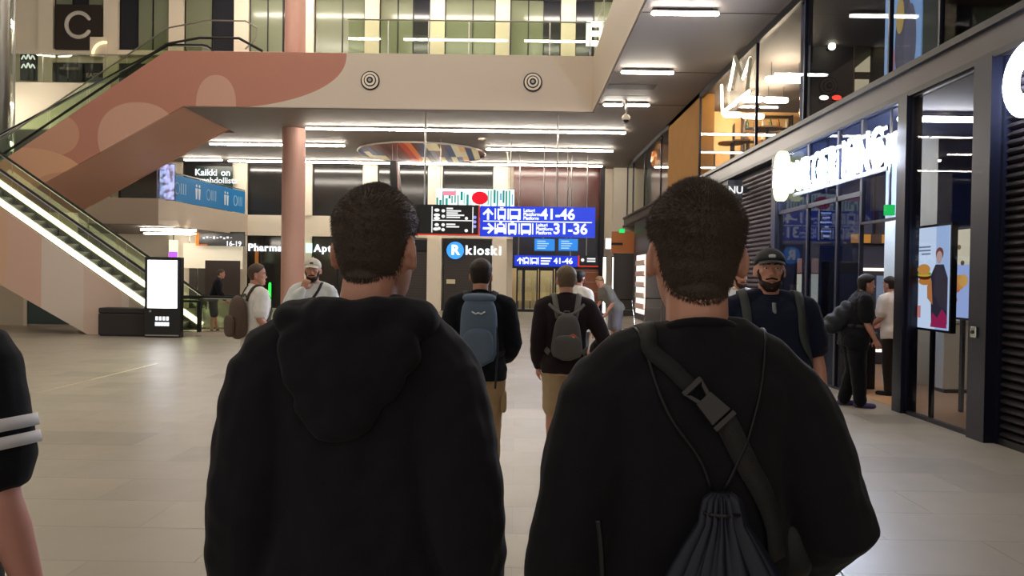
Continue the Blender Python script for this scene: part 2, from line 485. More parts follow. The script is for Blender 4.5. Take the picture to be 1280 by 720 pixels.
# ---- first floor slab: balcony edge returning along the left side ----
BC = at_y(198, 262, 29.3)                # balcony corner
BE = at_y(310, 283, YW)
struct(MB().prism([(-30, 29.3), (BC.x, 29.3), (BE.x, YW + .2), (-30, YW + .2)], 'z', S2B, S2T).build('balcony_slab', M_white))
struct(MB().prism([(-29.9, 29.34), (BC.x - .03, 29.34), (BE.x - .03, YW), (-29.9, YW)], 'z', S2B - .02, S2B).build('ceiling', M_ceil))
struct(MB().box((-30, 18.5, S2B), (-16.6, 29.3, S2T)).build('balcony_slab', M_white))
struct(MB().box((-30, 34.5, 0), (-30.2, 20, HC)).build('wall_left', M_wall))
MB().box((BC.x - 2.5, 35.9, 0), (BE.x - .05, 36.1, S2B - .02)).build('wall_left', M_wall)
struct(bpy.data.objects['wall_left.001'] if 'wall_left.001' in bpy.data.objects else bpy.data.objects['wall_left'])
# wall closing the space below the lower escalator, with its dark teal pane
wl = struct(MB().box((-22, 23.2, 0), (at_y(92, 400, 23.2).x, 23.4, 3.3)).build('wall_left', mat('cream_wall', '#d9cdb6', 0.6)))
p, q = at_y(34, 408, 23.15), at_y(92, 362, 23.15)
MB().box((p.x, 23.15, 0.05), (q.x, 23.19, q.z)).build('glass_panel', mat('teal_glass', '#39504f', 0.1), wl)
MB().box((p.x - .1, 23.12, 0.0), (p.x, 23.2, q.z)).build('frame_post', M_wall, wl)

# ---- balcony railing with the printed blue banner ----
def rail_between(name, label, a, b, z, h, n, toprail=M_steel, gl=None):
    a = Vector(a); b = Vector(b)
    t = thing(name, label, 'railing', (a.x, a.y, z))
    d = b - a
    for i in range(n):
        p0 = d * (i / n) + d.normalized() * .02; p1 = d * ((i + 1) / n) - d.normalized() * .02
        MB().bar(p0 + Vector((0, 0, h / 2)), p1 + Vector((0, 0, h / 2)), 0.016, h - .04, ref=(0, 0, 1)).build('glass_panel', gl or M_glass, t)
        MB().bar(p1 + d.normalized() * .02, p1 + d.normalized() * .02 + Vector((0, 0, h)), .03).build('post', M_steel, t)
    MB().tube([(0, 0, h), (d.x, d.y, h)], .022, 8).build('top_rail', toprail, t)
    return t
rail_between('glass_railing', 'glass railing with a slim steel rail along the upper deck edge', (XJ + 5.0, YP + .08, 0), (XV - .1, YP + .08, 0), HD, 1.05, 6, gl=M_gglass)
rail_between('glass_railing', 'glass railing standing on the set-back deck behind the pink escalator', (-24, YS + .1, 0), (XJ - .2, YS + .1, 0), HD, 1.05, 6, gl=M_gglass)
rail_between('glass_railing', 'glass railing along the side edge of the upper deck, by the lit letter', (XV + .1, YP, 0), (XV + .1, 8, 0), HD, 1.05, 8, gl=M_gglass)
rail_between('glass_railing', 'glass railing on the balcony return that carries the blue banner', (BC.x - .1, 29.4, 0), (BE.x - .1, YW - .2, 0), S2T, 1.1, 4)
rail_between('glass_railing', 'glass railing on the balcony edge half hidden by the pink escalator', (-20, 29.4, 0), (BC.x - .1, 29.4, 0), S2T, 1.1, 4)

# ---- right-hand shop block ----
wall_right = struct(MB().box((XR + 5.2, -4, 0), (XR + 5.4, YW, HC)).build('wall_right', mat('shop_back_wall', '#2b2830', 0.7)))
struct(MB().box((XR, -4, at_x(1253, 67, XR).z), (XR + 5.2, YW - .1, at_x(1103, 100, XR).z)).build('shop_slab', mat('grey_fascia', '#4a4649', 0.35, 0.5)))
FZ0, FZ1 = at_x(1253, 67, XR).z, at_x(1103, 100, XR).z
struct(MB().box((XR - .05, -4, FZ1 - .06), (XR, YW - .1, FZ1 + .02)).build('trim_1', M_dark))
struct(MB().box((XR - .05, -4, FZ0 - .02), (XR, YW - .1, FZ0 + .05)).build('trim_2', M_dark))
# ================================================================== ESCALATORS AND LEFT SIDE
M_step = mat('escalator_step', '#4b4a48', 0.4, 0.6)
M_lit = emis('balustrade_light', '#fff3d0', 4.5)
M_deckrail = mat('escalator_decking', '#9a968c', 0.25, 0.85)

def escalator(name, label, xl, zl, xh, zh, slope, yf, yb, flat, low_dir, body_pts, body_mat, back_mat, rail_h=0.95, lit=True, panel_front=None, steps=True):
    """xl,zl: foot of the incline on the walking line; xh,zh: its head; low_dir=+1 when the foot is on the +x side"""
    t = thing(name, label, 'escalator', (xl, (yf + yb) / 2, zl))
    O = Vector((xl, (yf + yb) / 2, zl))
    L = lambda x, y, z: Vector((x, y, z)) - O
    def prism(pts, y0, y1):
        return MB().prism([(x - O.x, z - O.z) for x, z in pts], 'y', y0 - O.y, y1 - O.y)
    prism(body_pts, yf, yf + .10).build('side_cladding', body_mat, t)
    prism(body_pts, yb - .10, yb).build('side_cladding', back_mat, t)
    # underside and top plate between the two sides
    n = len(body_pts)
    up = Vector((0, 0, 1))
    # soffit follows the lower edge of the cladding
    lows = body_pts[n // 2:]
    for (a, b) in zip(lows[:-1], lows[1:]):
        MB().add([L(a[0], yf + .05, a[1] + .01), L(b[0], yf + .05, b[1] + .01), L(b[0], yb - .05, b[1] + .01), L(a[0], yb - .05, a[1] + .01),
                  L(a[0], yf + .05, a[1] + .08), L(b[0], yf + .05, b[1] + .08), L(b[0], yb - .05, b[1] + .08), L(a[0], yb - .05, a[1] + .08)],
                 [(0, 3, 2, 1), (4, 5, 6, 7), (0, 1, 5, 4), (1, 2, 6, 5), (2, 3, 7, 6), (3, 0, 4, 7)]).build('soffit_panel', mat('terracotta_soffit', '#c08f7a', .55, var=.03, vscale=1), t)
    path = [(xl + low_dir * flat, zl), (xl, zl), (xh, zh), (xh - low_dir * flat * .8, zh)]
    for side, y in (('front', yf + .16), ('back', yb - .16)):
        # decking bar, light line, glass panes, handrail
        mb = MB()
        for a, b in zip(path[:-1], path[1:]):
            mb.bar(L(a[0], y, a[1] + .06), L(b[0], y, b[1] + .06), .26, .12, ref=(0, 0, 1))
        mb.build('decking', M_deckrail, t)
        if lit:
            mb = MB()
            for a, b in zip(path[1:-2], path[2:-1]):
                mb.bar(L(a[0], y - .06, a[1] + .19), L(b[0], y - .06, b[1] + .19), .05, .15, ref=(0, 0, 1))
            mb.build('light_strip', M_lit, t)
        segs = []
        for a, b in zip(path[:-1], path[1:]):
            d = math.hypot(b[0] - a[0], b[1] - a[1]); k = max(1, round(d / 1.3))
            for i in range(k):
                segs.append(((a[0] + (b[0] - a[0]) * i / k, a[1] + (b[1] - a[1]) * i / k), (a[0] + (b[0] - a[0]) * (i + 1) / k, a[1] + (b[1] - a[1]) * (i + 1) / k)))
        for a, b in segs:
            e = 0.012
            prism([(a[0] + e * (1 if b[0] > a[0] else -1), a[1] + .12), (b[0] - e * (1 if b[0] > a[0] else -1), b[1] + .12), (b[0] - e * (1 if b[0] > a[0] else -1), b[1] + rail_h - .03), (a[0] + e * (1 if b[0] > a[0] else -1), a[1] + rail_h - .03)], y - .006, y + .006).build('glass_panel', M_gglass, t)
        # handrail loop with round newel ends
        r = (rail_h - .22) / 2
        def newel(cx, cz, sgn):
            return [L(cx + sgn * r * math.sin(q), y, cz + r * math.cos(q)) for q in [math.pi * i / 8 for i in range(9)]]
        top = [L(p[0], y, p[1] + rail_h) for p in path]
        low_end = newel(path[0][0], path[0][1] + rail_h - r, low_dir)
        high_end = newel(path[-1][0], path[-1][1] + rail_h - r, -low_dir)
        pts = list(reversed(low_end)) + top[1:-1] + high_end
        MB().tube(pts, .035, 8).build('handrail', M_rubber, t)
        MB().tube([p + Vector((0, 0, -.045)) for p in pts], .018, 6).build('handrail_guide', M_chrome, t)
    if steps:
        d = math.hypot(xh - xl, zh - zl); k = int((zh - zl) / .2)
        st = None
        for i in range(k):
            q = (i + .5) / k
            p = L(xl + (xh - xl) * q, (yf + yb) / 2, zl + (zh - zl) * q - .12)
            w = abs(xh - xl) / k
            if st is None:
                st = MB().box((-w / 2, -(yb - yf) / 2 + .32, -.08), (w / 2, (yb - yf) / 2 - .32, .1)).build('step', M_step, t, loc=p)
            else:
                part_copy(st, t, p)
        MB().box((min(path[0][0], path[1][0]) - O.x, yf + .3 - O.y, -.02), (max(path[0][0], path[1][0]) - O.x, yb - .3 - O.y, .02)).build('landing_plate', M_steel, t)
    return t

# lower escalator: from the hall floor up to the left
YE = 20.3
d0, d1 = at_y(0, 258, YE), at_y(177, 382, YE)
sl = (d0.z - d1.z) / (d1.x - d0.x)
wl0 = d1.x + (d1.z - .12) / sl                    # foot of the incline (decking top at floor level + .12)
u0, u1 = at_y(0, 342, YE), at_y(112, 420, YE)
xh = wl0 - (S2T - 0.0) / sl
bx = u1.x + u1.z / sl
body = [(wl0 + 1.6, 0.02), (wl0 + 1.6, .06), (wl0, .08), (xh, S2T + .02), (xh - .4, S2T + .02), (xh - .4, S2T - .9)]
thick = (u0.z) - 0.0
body_low = [(wl0 + 1.6, 0.10), (wl0, 0.10), (xh, S2T + .1), (xh - .6, S2T + .1), (xh - .6, max(0, S2T - 1.75)), (bx, 0.0), (wl0 + 1.6, 0.0)]
M_low = mural('lower_escalator_mural', '#e3d2c3', [ob(-60, 420, 112, 400, '#deb8a2', YE, 'box'), ob(-100, 300, 110, 160, '#deb594', YE), ob(128, 400, 24, 160, '#dfc4b4', YE, 'box'), ob(400, 400, 240, 200, '#c3b3a0', YE, 'box')])
esc_low = escalator('escalator', 'escalator with brightly lit glass sides rising from the hall floor behind the bench', wl0, 0.0, xh, S2T, sl, YE, YE + 1.75, 1.5, 1, body_low, M_low, M_low, rail_h=1.0)

# upper escalator: terracotta mural side, from the first floor up to the deck
ta, tb_ = at_y(12, 195, YP), at_y(208, 64, YP)
ba, bb = at_y(98, 220, YP), at_y(229, 131, YP)
su = (tb_.z - ta.z) / (tb_.x - ta.x)
sbm = (bb.z - ba.z) / (bb.x - ba.x)
YB = at_z(285, 162, HC).y
xl2 = tb_.x - (HD - S2T) / su - .1
bl = lambda x: bb.z + (x - bb.x) * su
top_l = lambda x: tb_.z + (x - tb_.x) * su
xe = xl2 - 1.2
body_up = [(xe, top_l(xl2) - .0), (xl2, top_l(xl2)), (tb_.x, HD), (bb.x, HD), (bb.x, HC), (xl2 + .8, max(S2T - .9, bl(xl2 + .8))), (xe, S2T - .9)]
M_up = mural('upper_escalator_mural', TERRA, [ob(172, 172, 50, 44, BLUSH), ob(62, 168, 37, 27, '#c8957c'), ob(20, 230, 90, 46, PEACH), ob(165, 232, 50, 54, '#b0705c'), ob(85, 265, 60, 50, '#c4937a')])
MB_up = escalator('escalator', 'terracotta painted escalator crossing above, climbing to the upper deck', xl2, S2T, tb_.x, HD - .75, su, YP, YB, 1.3, -1, body_up, M_up, M_up, rail_h=0.98, lit=False)
# pale strip below the soffit end
# glass guard and dark rail on top of the cladding
t = thing('glass_guard', 'slim glass guard rising along the terracotta escalator', 'railing', (tb_.x, YP + .05, HD))
a = Vector((xl2, YP + .05, top_l(xl2))) - Vector(t.location); b = Vector((0, 0, 0))
for i in range(5):
    p, q = a.lerp(b, i / 5), a.lerp(b, (i + .98) / 5)
    MB().add([p + Vector((0, -.006, 0)), q + Vector((0, -.006, 0)), q + Vector((0, -.006, .7)), p + Vector((0, -.006, .7)), p + Vector((0, .006, 0)), q + Vector((0, .006, 0)), q + Vector((0, .006, .7)), p + Vector((0, .006, .7))],
             [(0, 1, 2, 3), (7, 6, 5, 4), (0, 4, 5, 1), (1, 5, 6, 2), (2, 6, 7, 3), (3, 7, 4, 0)]).build('glass_panel', M_gglass, t)
MB().tube([a + Vector((0, 0, .7)), Vector((0, 0, .7)), Vector((1.2, 0, .95)), Vector((2.4, 0, .95)), Vector((2.75, 0, .75)), Vector((2.7, 0, .4)), Vector((2.4, 0, .1))], .022, 8).build('top_rail', M_steel, t)
MB().tube([a + Vector((0, 0, .22)), Vector((0, 0, .22)), Vector((1.0, 0, .42)), Vector((2.2, 0, .42)), Vector((2.9, 0, .05))], .04, 8).build('handrail', M_rubber, t)

# ---- pink column ----
pc = at_y(366.5, 262, 28.0)
M_pink = mat('pink_column_paint', '#d6a898', 0.5, var=0.04, vscale=1)
colu = struct(thing('column', None, None, (pc.x, 28.0, 0)))
rr = 14.2 * 28 / F
MB().rings([[(rr * math.cos(2 * math.pi * i / 32), rr * math.sin(2 * math.pi * i / 32), z) for i in range(32)] for z in (0, HC - .03)]).build('shaft', M_pink, colu, smooth=False)
MB().rings([[(rr * .9 * math.cos(2 * math.pi * i / 32), rr * .9 * math.sin(2 * math.pi * i / 32), z) for i in range(32)] for z in (HD, TOPC)]).build('shaft', M_pink, colu)
MB().rings([[(rr * 1.05 * math.cos(2 * math.pi * i / 32), rr * 1.05 * math.sin(2 * math.pi * i / 32), z) for i in range(32)] for z in (0, .12)]).build('plinth', M_steel, colu)

# ---- glass lift shaft at the left edge ----
lc = at_y(-34, 100, 27.0)
t = thing('lift_shaft', 'round glass lift shaft with steel posts beside the terracotta escalator', 'lift', (lc.x, 27.0, 0))
R = 1.15
LB = 5.6
NS = 10
for i in range(NS):
    a0, a1 = 2 * math.pi * i / NS, 2 * math.pi * (i + 1) / NS
    seg = [(R * math.cos(a0 + (a1 - a0) * k / 4), R * math.sin(a0 + (a1 - a0) * k / 4)) for k in range(5)]
    mb = MB(); mb.add([(x, y, z) for z in (LB, 13.9) for x, y in seg], [(k, k + 1, k + 6, k + 5) for k in range(4)])
    mb.build('glass_panel', M_glass, t)
    MB().tube([(1.02 * R * math.cos(a0), 1.02 * R * math.sin(a0), LB), (1.02 * R * math.cos(a0), 1.02 * R * math.sin(a0), 13.9)], .05, 8).build('post', M_steel, t)
MB().tube([(R * .62 + .65, -.6, LB), (R * .62 + .65, -.6, 13.9)], .26, 16).build('steel_mast', mat('mast_steel', '#8d8a83', 0.3, 0.7), t, smooth=True)
for z in (at_y(10, 175, 27).z, at_y(10, 125, 27).z, at_y(10, 20, 27).z):
    MB().tube([((R - .06) * math.cos(2 * math.pi * i / 28), (R - .06) * math.sin(2 * math.pi * i / 28), z) for i in range(29)], .03, 6).build('ring_light', M_strip, t)
MB().box((-.15, .6, HD - .4), (.15, YS - 27.0, HD - .1)).build('bridge', M_steel, t)
MB().disc((0, 0, LB), R - .05, 'z', .12).build('cabin_floor', M_steel, t)

def spline(pts, n=24):
    pts = [Vector(p) for p in pts]; P_ = [pts[0] * 2 - pts[1]] + pts + [pts[-1] * 2 - pts[-2]]; out = []
    m = len(pts) - 1
    for i in range(n + 1):
        t = i / n * m; k = min(int(t), m - 1); u = t - k
        a, b, c, d = P_[k:k + 4]
        out.append(.5 * ((2 * b) + (c - a) * u + (2 * a - 5 * b + 4 * c - d) * u * u + (3 * b - a - 3 * c + d) * u ** 3))
    return out
# ---- round dark cafe panel with its ring mark ----
pa, pb = at_y(69, 62, YW - .16), at_y(127, 6, YW - .16)
t = thing('wall_panel', 'dark brown panel with a pale ring mark on the upper far wall', 'sign', ((pa.x + pb.x) / 2, YW - .16, pa.z))
Wp, Hp = (pb.x - pa.x) / 2, pb.z - pa.z
MB().box((-Wp, 0, 0), (Wp, .05, Hp)).build('board', mat('brown_board', '#2f2520', 0.4), t)
c = at_y(98, 31, YW - .2) - Vector(t.location)
rg = 15 * YW / F
MB().tube([(c.x + rg * math.cos(q), -.03, c.z + rg * math.sin(q)) for q in [math.radians(32 + 296 * i / 24) for i in range(25)]], .09, 8).build('ring_mark', mat('pale_ring', '#b8b0a4', 0.4, emit='#b8b0a4', strength=.12), t)
c2 = at_y(131, 68, YW - .2) - Vector(t.location)
t2 = thing('wall_sign', 'glowing cream arc sign below the pale ring mark', 'sign', (at_y(131, 68, YW - .2).x, YW - .2, at_y(131, 68, YW - .2).z))
MB().tube([(.55 * math.cos(q), 0, .55 * math.sin(q)) for q in [math.radians(85 + 95 * i / 10) for i in range(11)]], .06, 8).build('light_tube', emis('cream_tube', '#ffdf9a', 2.2), t2)
MB().box((-.7, .02, -.1), (.1, .06, .8)).build('back_plate', M_wall, t2)
# small written windows on the same wall
def written(name, label, px0, px1, py0, py1, Y, lines, tm, back, size, cat='sign', off=.05):
    a, b = at_y(px0, py1, Y), at_y(px1, py0, Y)
    t = thing(name, label, cat, ((a.x + b.x) / 2, Y, a.z))
    W, Hh = (b.x - a.x) / 2, b.z - a.z
    MB().box((-W, 0, 0), (W, .06, Hh)).build('back_panel', back, t)
    for (s, fx, fz, sz) in lines:
        text_mesh('lettering', s, sz * Hh, tm, t, face_cam((-W + 2 * W * fx, -.012, Hh * fz)), extrude=.006)
    return t
M_navy = mat('night_panel', '#22242c', 0.25)
written('shop_sign', 'dark window sign lettered in grey on the upper far wall', 66, 103, 79, 101, YW - .12, [('WORKERY', .55, .68, .22)], mat('grey_letters', '#a59c92', 0.5), M_navy, 1)
written('shop_sign', 'narrow dark window sign with grey capitals beside the wider lettered one', 106, 126, 79, 101, YW - .12, [('EAST', .5, .3, .34)], mat('grey_letters', '#a59c92', 0.5), M_navy, 1)
t = written('shop_sign', 'dark sign with white cursive lettering beside the lift shaft', 25, 46, 67, 100, YW - .12, [], M_sign_soft, M_navy, 1)
for z_ in (1.0, .6): MB().tube(spline([(-.3 + .1 * i, -.02, z_ + (.12 if i % 2 else -.04) * (1.4 if i == 3 else 1)) for i in range(7)], 30), .03, 6).build('cursive_stroke', M_sign_soft, t)

# ---- air nozzles in the deck front ----
for (px, py, lab) in ((463, 101, 'round ringed air nozzle on the deck front beside the terracotta curve'), (666, 103, 'round ringed air nozzle on the bare deck front above the blue sign')):
    p = at_y(px, py, YP)
    t = thing('air_nozzle', lab, 'air vent', (p.x, YP, p.z))
    for j, (r, d, mm) in enumerate(((.29, .035, M_dark), (.25, .07, M_wall), (.19, .085, M_dark), (.155, .11, M_wall), (.10, .12, M_dark), (.05, .14, M_steel))):
        MB().disc((0, -d, 0), r, 'y', d).build('ring' if j < 5 else 'centre_cap', mm, t)

# ---- advertising pillar, bench, barrier ----
k0 = on_floor(202.5, 422)
M_kiosk = mat('kiosk_black', '#141416', 0.3)
t = thing('advertising_pillar', 'black advertising pillar with a glowing white screen beside the grey bench', 'display', (k0.x, k0.y, 0), 0)
s = k0.y / F
W = 22.5 * s; Hk = 101 * s
MB().box((-W, 0, 0), (W, .22, Hk)).build('casing', M_kiosk, t, bevel=.015)
MB().box((-W + .03, -.012, .04), (W - .03, 0, .07)).build('foot_trim', M_steel, t)
zz = lambda py: (421 - py) * s
MB().box((-18.5 * s, -.012, zz(384)), (18.5 * s, 0, zz(324))).build('screen', emis('kiosk_screen', '#ffffff', 3.5), t)
scr = thing
for r_, (n, z) in enumerate(((4, 397), (5, 404))):
    for i in range(n):
        x = (-9 + 18 * (i + .5) / n) * s
        MB().box((x - 1.5 * s, -.012, zz(z + 2.4)), (x + 1.5 * s, 0, zz(z - 2.4))).build('lettering', M_sign_white, t)
MB().disc((-15 * s, -.008, zz(388)), .03, 'y', .01, 12).build('lens', M_steel, t)

b0, b1 = on_floor(123, 420), on_floor(180, 421)
t = thing('bench', 'dark grey upholstered box bench in front of the lit escalator', 'bench', ((b0.x + b1.x) / 2, b0.y + .23, 0))
Wb = (b1.x - b0.x) / 2 + .02; Hb = 35.5 * b0.y / F
M_up2 = mat('bench_fabric', '#37312f', 0.9, bump=.15, bscale=200)
MB().box((-Wb, -.22, .03), (Wb, .22, Hb - .14)).build('base', M_up2, t, bevel=.02)
MB().box((-Wb, -.22, Hb - .135), (Wb, .22, Hb)).build('seat_cushion', M_up2, t, bevel=.03)
MB().box((-Wb + .04, -.2, 0), (Wb - .04, .2, .03)).build('plinth', M_black, t)

g0 = on_floor(249, 420)
t = thing('barrier', 'dark steel barrier rail by the advertising pillar', 'barrier', (g0.x, g0.y, 0))
MB().box((-.045, -.045, 0), (.045, .045, .9)).build('post', M_dark, t)
MB().box((-.5, -.02, .86), (-.045, .02, .91)).build('rail', M_dark, t)
MB().box((-.5, -.045, 0), (-.46, .0, .86)).build('post', M_dark, t)
MB().disc((0, 0, 0), .09, 'z', .012, 16).build('base_plate', M_dark, t)

# ---- below and on the balcony ----
def panel(name, label, cat, px0, px1, py0, py1, Y, m, d=.05, part='board', kind=None):
    a, b = at_y(px0, py1, Y), at_y(px1, py0, Y)
    t = thing(name, label, cat, ((a.x + b.x) / 2, Y, a.z))
    MB().box((-(b.x - a.x) / 2, 0, 0), ((b.x - a.x) / 2, d, b.z - a.z)).build(part, m, t)
    t['W'] = (b.x - a.x) / 2; t['H'] = b.z - a.z
    return t
t = panel('notice_board', 'tall dark brown notice board standing under the balcony', 'board', 256, 300, 326, 372, 34.5, mat('brown_notice', '#3c2f2c', 0.5))
for x in (-t['W'] + .05, t['W'] - .05):
    MB().box((x - .03, .01, -t.location.z), (x + .03, .06, 0)).build('leg', M_dark, t)
t = panel('display_panel', 'long cream panel hanging under the balcony beneath the dark sign', 'panel', 229, 303, 305, 335, 35.6, mat('cream_panel', '#e6ddc8', 0.5, emit='#fff0d0', strength=.35))
for x in (-t['W'] * .8, t['W'] * .8):
    MB().box((x - .015, .01, t['H']), (x + .015, .04, S2B - .02 - t.location.z)).build('hanger', M_steel, t)
t = panel('hanging_sign', 'dark hanging sign with an orange end under the balcony', 'sign', 245, 306, 290, 307, 35.2, mat('sign_dark', '#15171c', 0.3))
W_, H_ = t['W'], t['H']
MB().box((-W_, -.02, 0), (-W_ + .12, 0, H_)).build('end_band', emis('orange_band', '#ff7a2a', 1.6), t)
MB().box((-W_ + .14, -.02, .02), (-W_ + .5, 0, .05)).build('end_band', emis('orange_band', '#ff7a2a', 1.6), t)
text_mesh('lettering', '16-19', .3, M_sign_white, t, face_cam((W_ * .55, -.02, .1)), extrude=.005)
for i in range(9):
    x = -W_ + .3 + .15 * i; MB().box((x, -.015, .3 + .03 * (i % 3)), (x + .09, 0, .38 + .04 * (i % 2))).build('pictogram', emis('picto', ['#ffffff', '#8fb0ff', '#ffffff', '#d8606a'][i % 4], 1.0), t)
for x in (-W_ * .7, W_ * .7): MB().box((x - .012, .01, H_), (x + .012, .035, max(H_ + .02, S2B - .02 - t.location.z))).build('hanger', M_steel, t)
t = panel('blade_sign', 'narrow green and purple blade sign under the balcony', 'sign', 211, 222, 300, 325, 31.0, emis('pale_green_sign', '#d4f0c0', 1.5))
MB().box((-t['W'], -.02, .05), (t['W'], 0, t['H'] * .42)).build('colour_block', emis('purple_sign', '#b45ae0', 1.5), t)
MB().box((-.02, .0, t['H']), (.02, .04, S2B - .02 - t.location.z)).build('hanger', M_steel, t)
for i, (a, b, Y) in enumerate((((176, 292), (245, 294), 31.0), ((180, 298), (244, 299), 34.0))):
    p, q = at_y(*a, Y), at_y(*b, Y)
    strip(p, q, z=S2B - .02, lab='strip light under the balcony behind the hanging sign' if i else 'strip light under the balcony near its edge', grp=None)
# brown railing/doors on the wall below
for i, (x0, x1) in enumerate(((236, 246), (247, 257))):
    panel('door_%d' % (i + 1), None, None, x0, x1, 335, 385, 35.7, mat('grey_door', '#4c4944', 0.4), part='leaf')['kind'] = 'structure'

# screen and writing behind the banner
t = panel('video_screen', 'upright video screen with blue floral picture at the balcony corner', 'screen', 199, 219, 205, 250, 29.9, mat('screen_black', '#0a0a10', 0.3))
ms = bpy.data.materials.new('blue_picture'); ms.use_nodes = True
nt = ms.node_tree; bs = nt.nodes['Principled BSDF']
vo = nt.nodes.new('ShaderNodeTexNoise'); vo.inputs['Scale'].default_value = 4.5; vo.inputs['Detail'].default_value = 3
tc = nt.nodes.new('ShaderNodeTexCoord'); nt.links.new(tc.outputs['Object'], vo.inputs['Vector'])
crr = nt.nodes.new('ShaderNodeValToRGB'); nt.links.new(vo.outputs['Fac'], crr.inputs[0])
crr.color_ramp.elements[0].position = .42; crr.color_ramp.elements[0].color = lin('#1a2350')
crr.color_ramp.elements[1].position = .56; crr.color_ramp.elements[1].color = lin('#a8b4ff')
nt.links.new(crr.outputs[0], bs.inputs['Emission Color']); bs.inputs['Emission Strength'].default_value = 1.1
MB().box((-t['W'] + .02, -.01, .02), (t['W'] - .02, 0, t['H'] - .02)).build('picture', ms, t)
t = panel('video_screen', 'dark green screen with two lines of white lettering above the blue banner', 'screen', 245, 291, 208, 245, YW - .25, mat('screen_green', '#16302a', 0.3))
text_mesh('lettering', 'Kaikki', .42, M_sign_white, t, face_cam((-.38, -.02, t['H'] * .78)), extrude=.005)
text_mesh('lettering', 'on', .42, M_sign_white, t, face_cam((.52, -.02, t['H'] * .78)), extrude=.005)
text_mesh('lettering', 'mahdollista', .38, M_sign_soft, t, face_cam((.2, -.02, t['H'] * .52)), extrude=.005)
# blue banner tied to the railing, its face turned to the hall
pa, pb = Vector((BC.x - .12, 29.4, 0)), Vector((BE.x - .12, YW - .2, 0))
nrm = Vector(((pb - pa).y, -(pb - pa).x, 0)).normalized()      # towards +x
dirv = (pb - pa).normalized()
st_ = pa + dirv * 1.0 + nrm * .1
t = thing('banner', 'long blue printed banner tied along the balcony glass railing', 'banner', (st_.x, st_.y, S2T + .02), math.atan2(dirv.y, dirv.x))
Lb = (pb - pa).length - 1.15
MB().box((0, -.012, 0), (Lb, .0, 1.0)).build('cloth', mat('blue_banner', '#1f7ab8', 0.55, emit='#1f7ab8', strength=0.12), t)
M_pb = mat('pale_print', '#a8cfe8', 0.6); M_pw = mat('white_print', '#eef4f8', 0.6)
for i in range(5):
    x = Lb * (i + .5) / 5
    if i % 2 == 0:
        MB().tube([(x - .38 + .17 * math.cos(2 * math.pi * k / 16), -.016, .5 + .22 * math.sin(2 * math.pi * k / 16)) for k in range(17)], .022, 6).build('ring_print', M_pb, t)
        for j in range(3): MB().box((x - .1 + .17 * j, -.016, .3), (x - .04 + .17 * j, -.012, .72)).build('bar_print', M_pb, t)
    else:
        for j in (-1, 1):
            MB().disc((x + j * .12, -.016, .76), .06, 'y', .004, 12).build('figure_print', M_pw, t)
            MB().prism([(x + j * .12 - .09, .66), (x + j * .12 + .09, .66), (x + j * .12 + .05, .22), (x + j * .12 - .05, .22)], 'y', -.016, -.012).build('figure_print', M_pw, t)
# ================================================================== FAR WALL SHOPS AND SIGNS
def shutter(name, label, px0, px1, py0, py1, Y, m, pitch=.12):
    a, b = at_y(px0, py1, Y), at_y(px1, py0, Y)
    t = thing(name, label, 'shutter', ((a.x + b.x) / 2, Y, 0))
    W, Hh = (b.x - a.x) / 2, b.z
    MB().box((-W, .04, 0), (W, .1, Hh)).build('backing', M_dark, t)
    n = int((Hh - .55) / pitch); o = None
    for i in range(n):
        if o is None: o = MB().prism([(-.02, .004), (.025, .02), (.025, pitch - .02), (-.02, pitch - .004)], 'x', -W + .04, W - .04).build('slat', m, t, loc=(0, 0, .05))
        else: part_copy(o, t, (0, 0, .05 + pitch * i))
    MB().box((-W, -.03, 0), (-W + .05, .05, Hh)).build('guide_rail', M_dark, t)
    MB().box((W - .05, -.03, 0), (W, .05, Hh)).build('guide_rail', M_dark, t)
    MB().box((-W, -.06, Hh - .5), (W, .05, Hh)).build('header_box', M_dark, t)
    return t, W, Hh
YF = YW + .05
# shop fronts between the pilasters on the ground floor
def bay(k): return xp0 + PITCH * k + PWD / 2, xp0 + PITCH * (k + 1) - PWD / 2
a, b = bay(-3); window(a, b, YW + .1, 0, S2B, (0, .3, .7, 1), [M_shop])
a, b = bay(-2); window(a, b, YW + .1, 0, S2B, (0, .5, 1), [M_shop])
a, b = bay(-4); window(a, b, YW + .1, 0, S2B, (0, .5, 1), [M_shop])
t, W, Hh = shutter('roller_shutter', 'plain dark roller shutter without a sign, between two cream pilasters', 473, 536, 300, 389, YW + .02, M_shut)
t, W, Hh = shutter('roller_shutter', 'dark roller shutter closed below the round blue badge sign', 553, 615, 300, 389, YW + .02, M_shut)
MB().box((-.95, -.08, 1.25), (-.55, -.03, 1.45)).build('notice', mat('notice_paper', '#d9d2a8', 0.7), t)

def letters(name, label, s, px, py, Y, size, m, depth=.06, spacing=1.05, extra=None, bold=.03):
    """free-standing illuminated letters facing the camera, one child for each letter"""
    c = at_y(px, py, Y)
    t = thing(name, label, 'sign', tuple(c))
    widths = []
    x = 0
    for ch in s:
        if ch == ' ': x += size * .3; continue
        o = text_mesh('letter', ch, size, m, t, face_cam((0, 0, 0)), extrude=depth / 2, bold=bold, align='LEFT')
        xs = [v.co.x for v in o.data.vertices]; w = max(xs) - min(xs)
        o.location = (x - min(xs), 0, 0); x += w + size * .07 * spacing
    for o in t.children: o.location.x -= x / 2
    MB().box((-x / 2, depth * .5 + .01, -.03), (x / 2, depth * .5 + .04, .03)).build('mounting_rail', M_dark, t)
    return t
letters('shop_sign', 'white illuminated letters reading Pharmacy behind the pink column', 'Pharmacy', 339, 310, YW - .12, .47, M_sign_white)
letters('shop_sign', 'white illuminated letters reading Apteekki on the dark shop front', 'Apteekki', 420, 311, YW - .12, .47, M_sign_white)
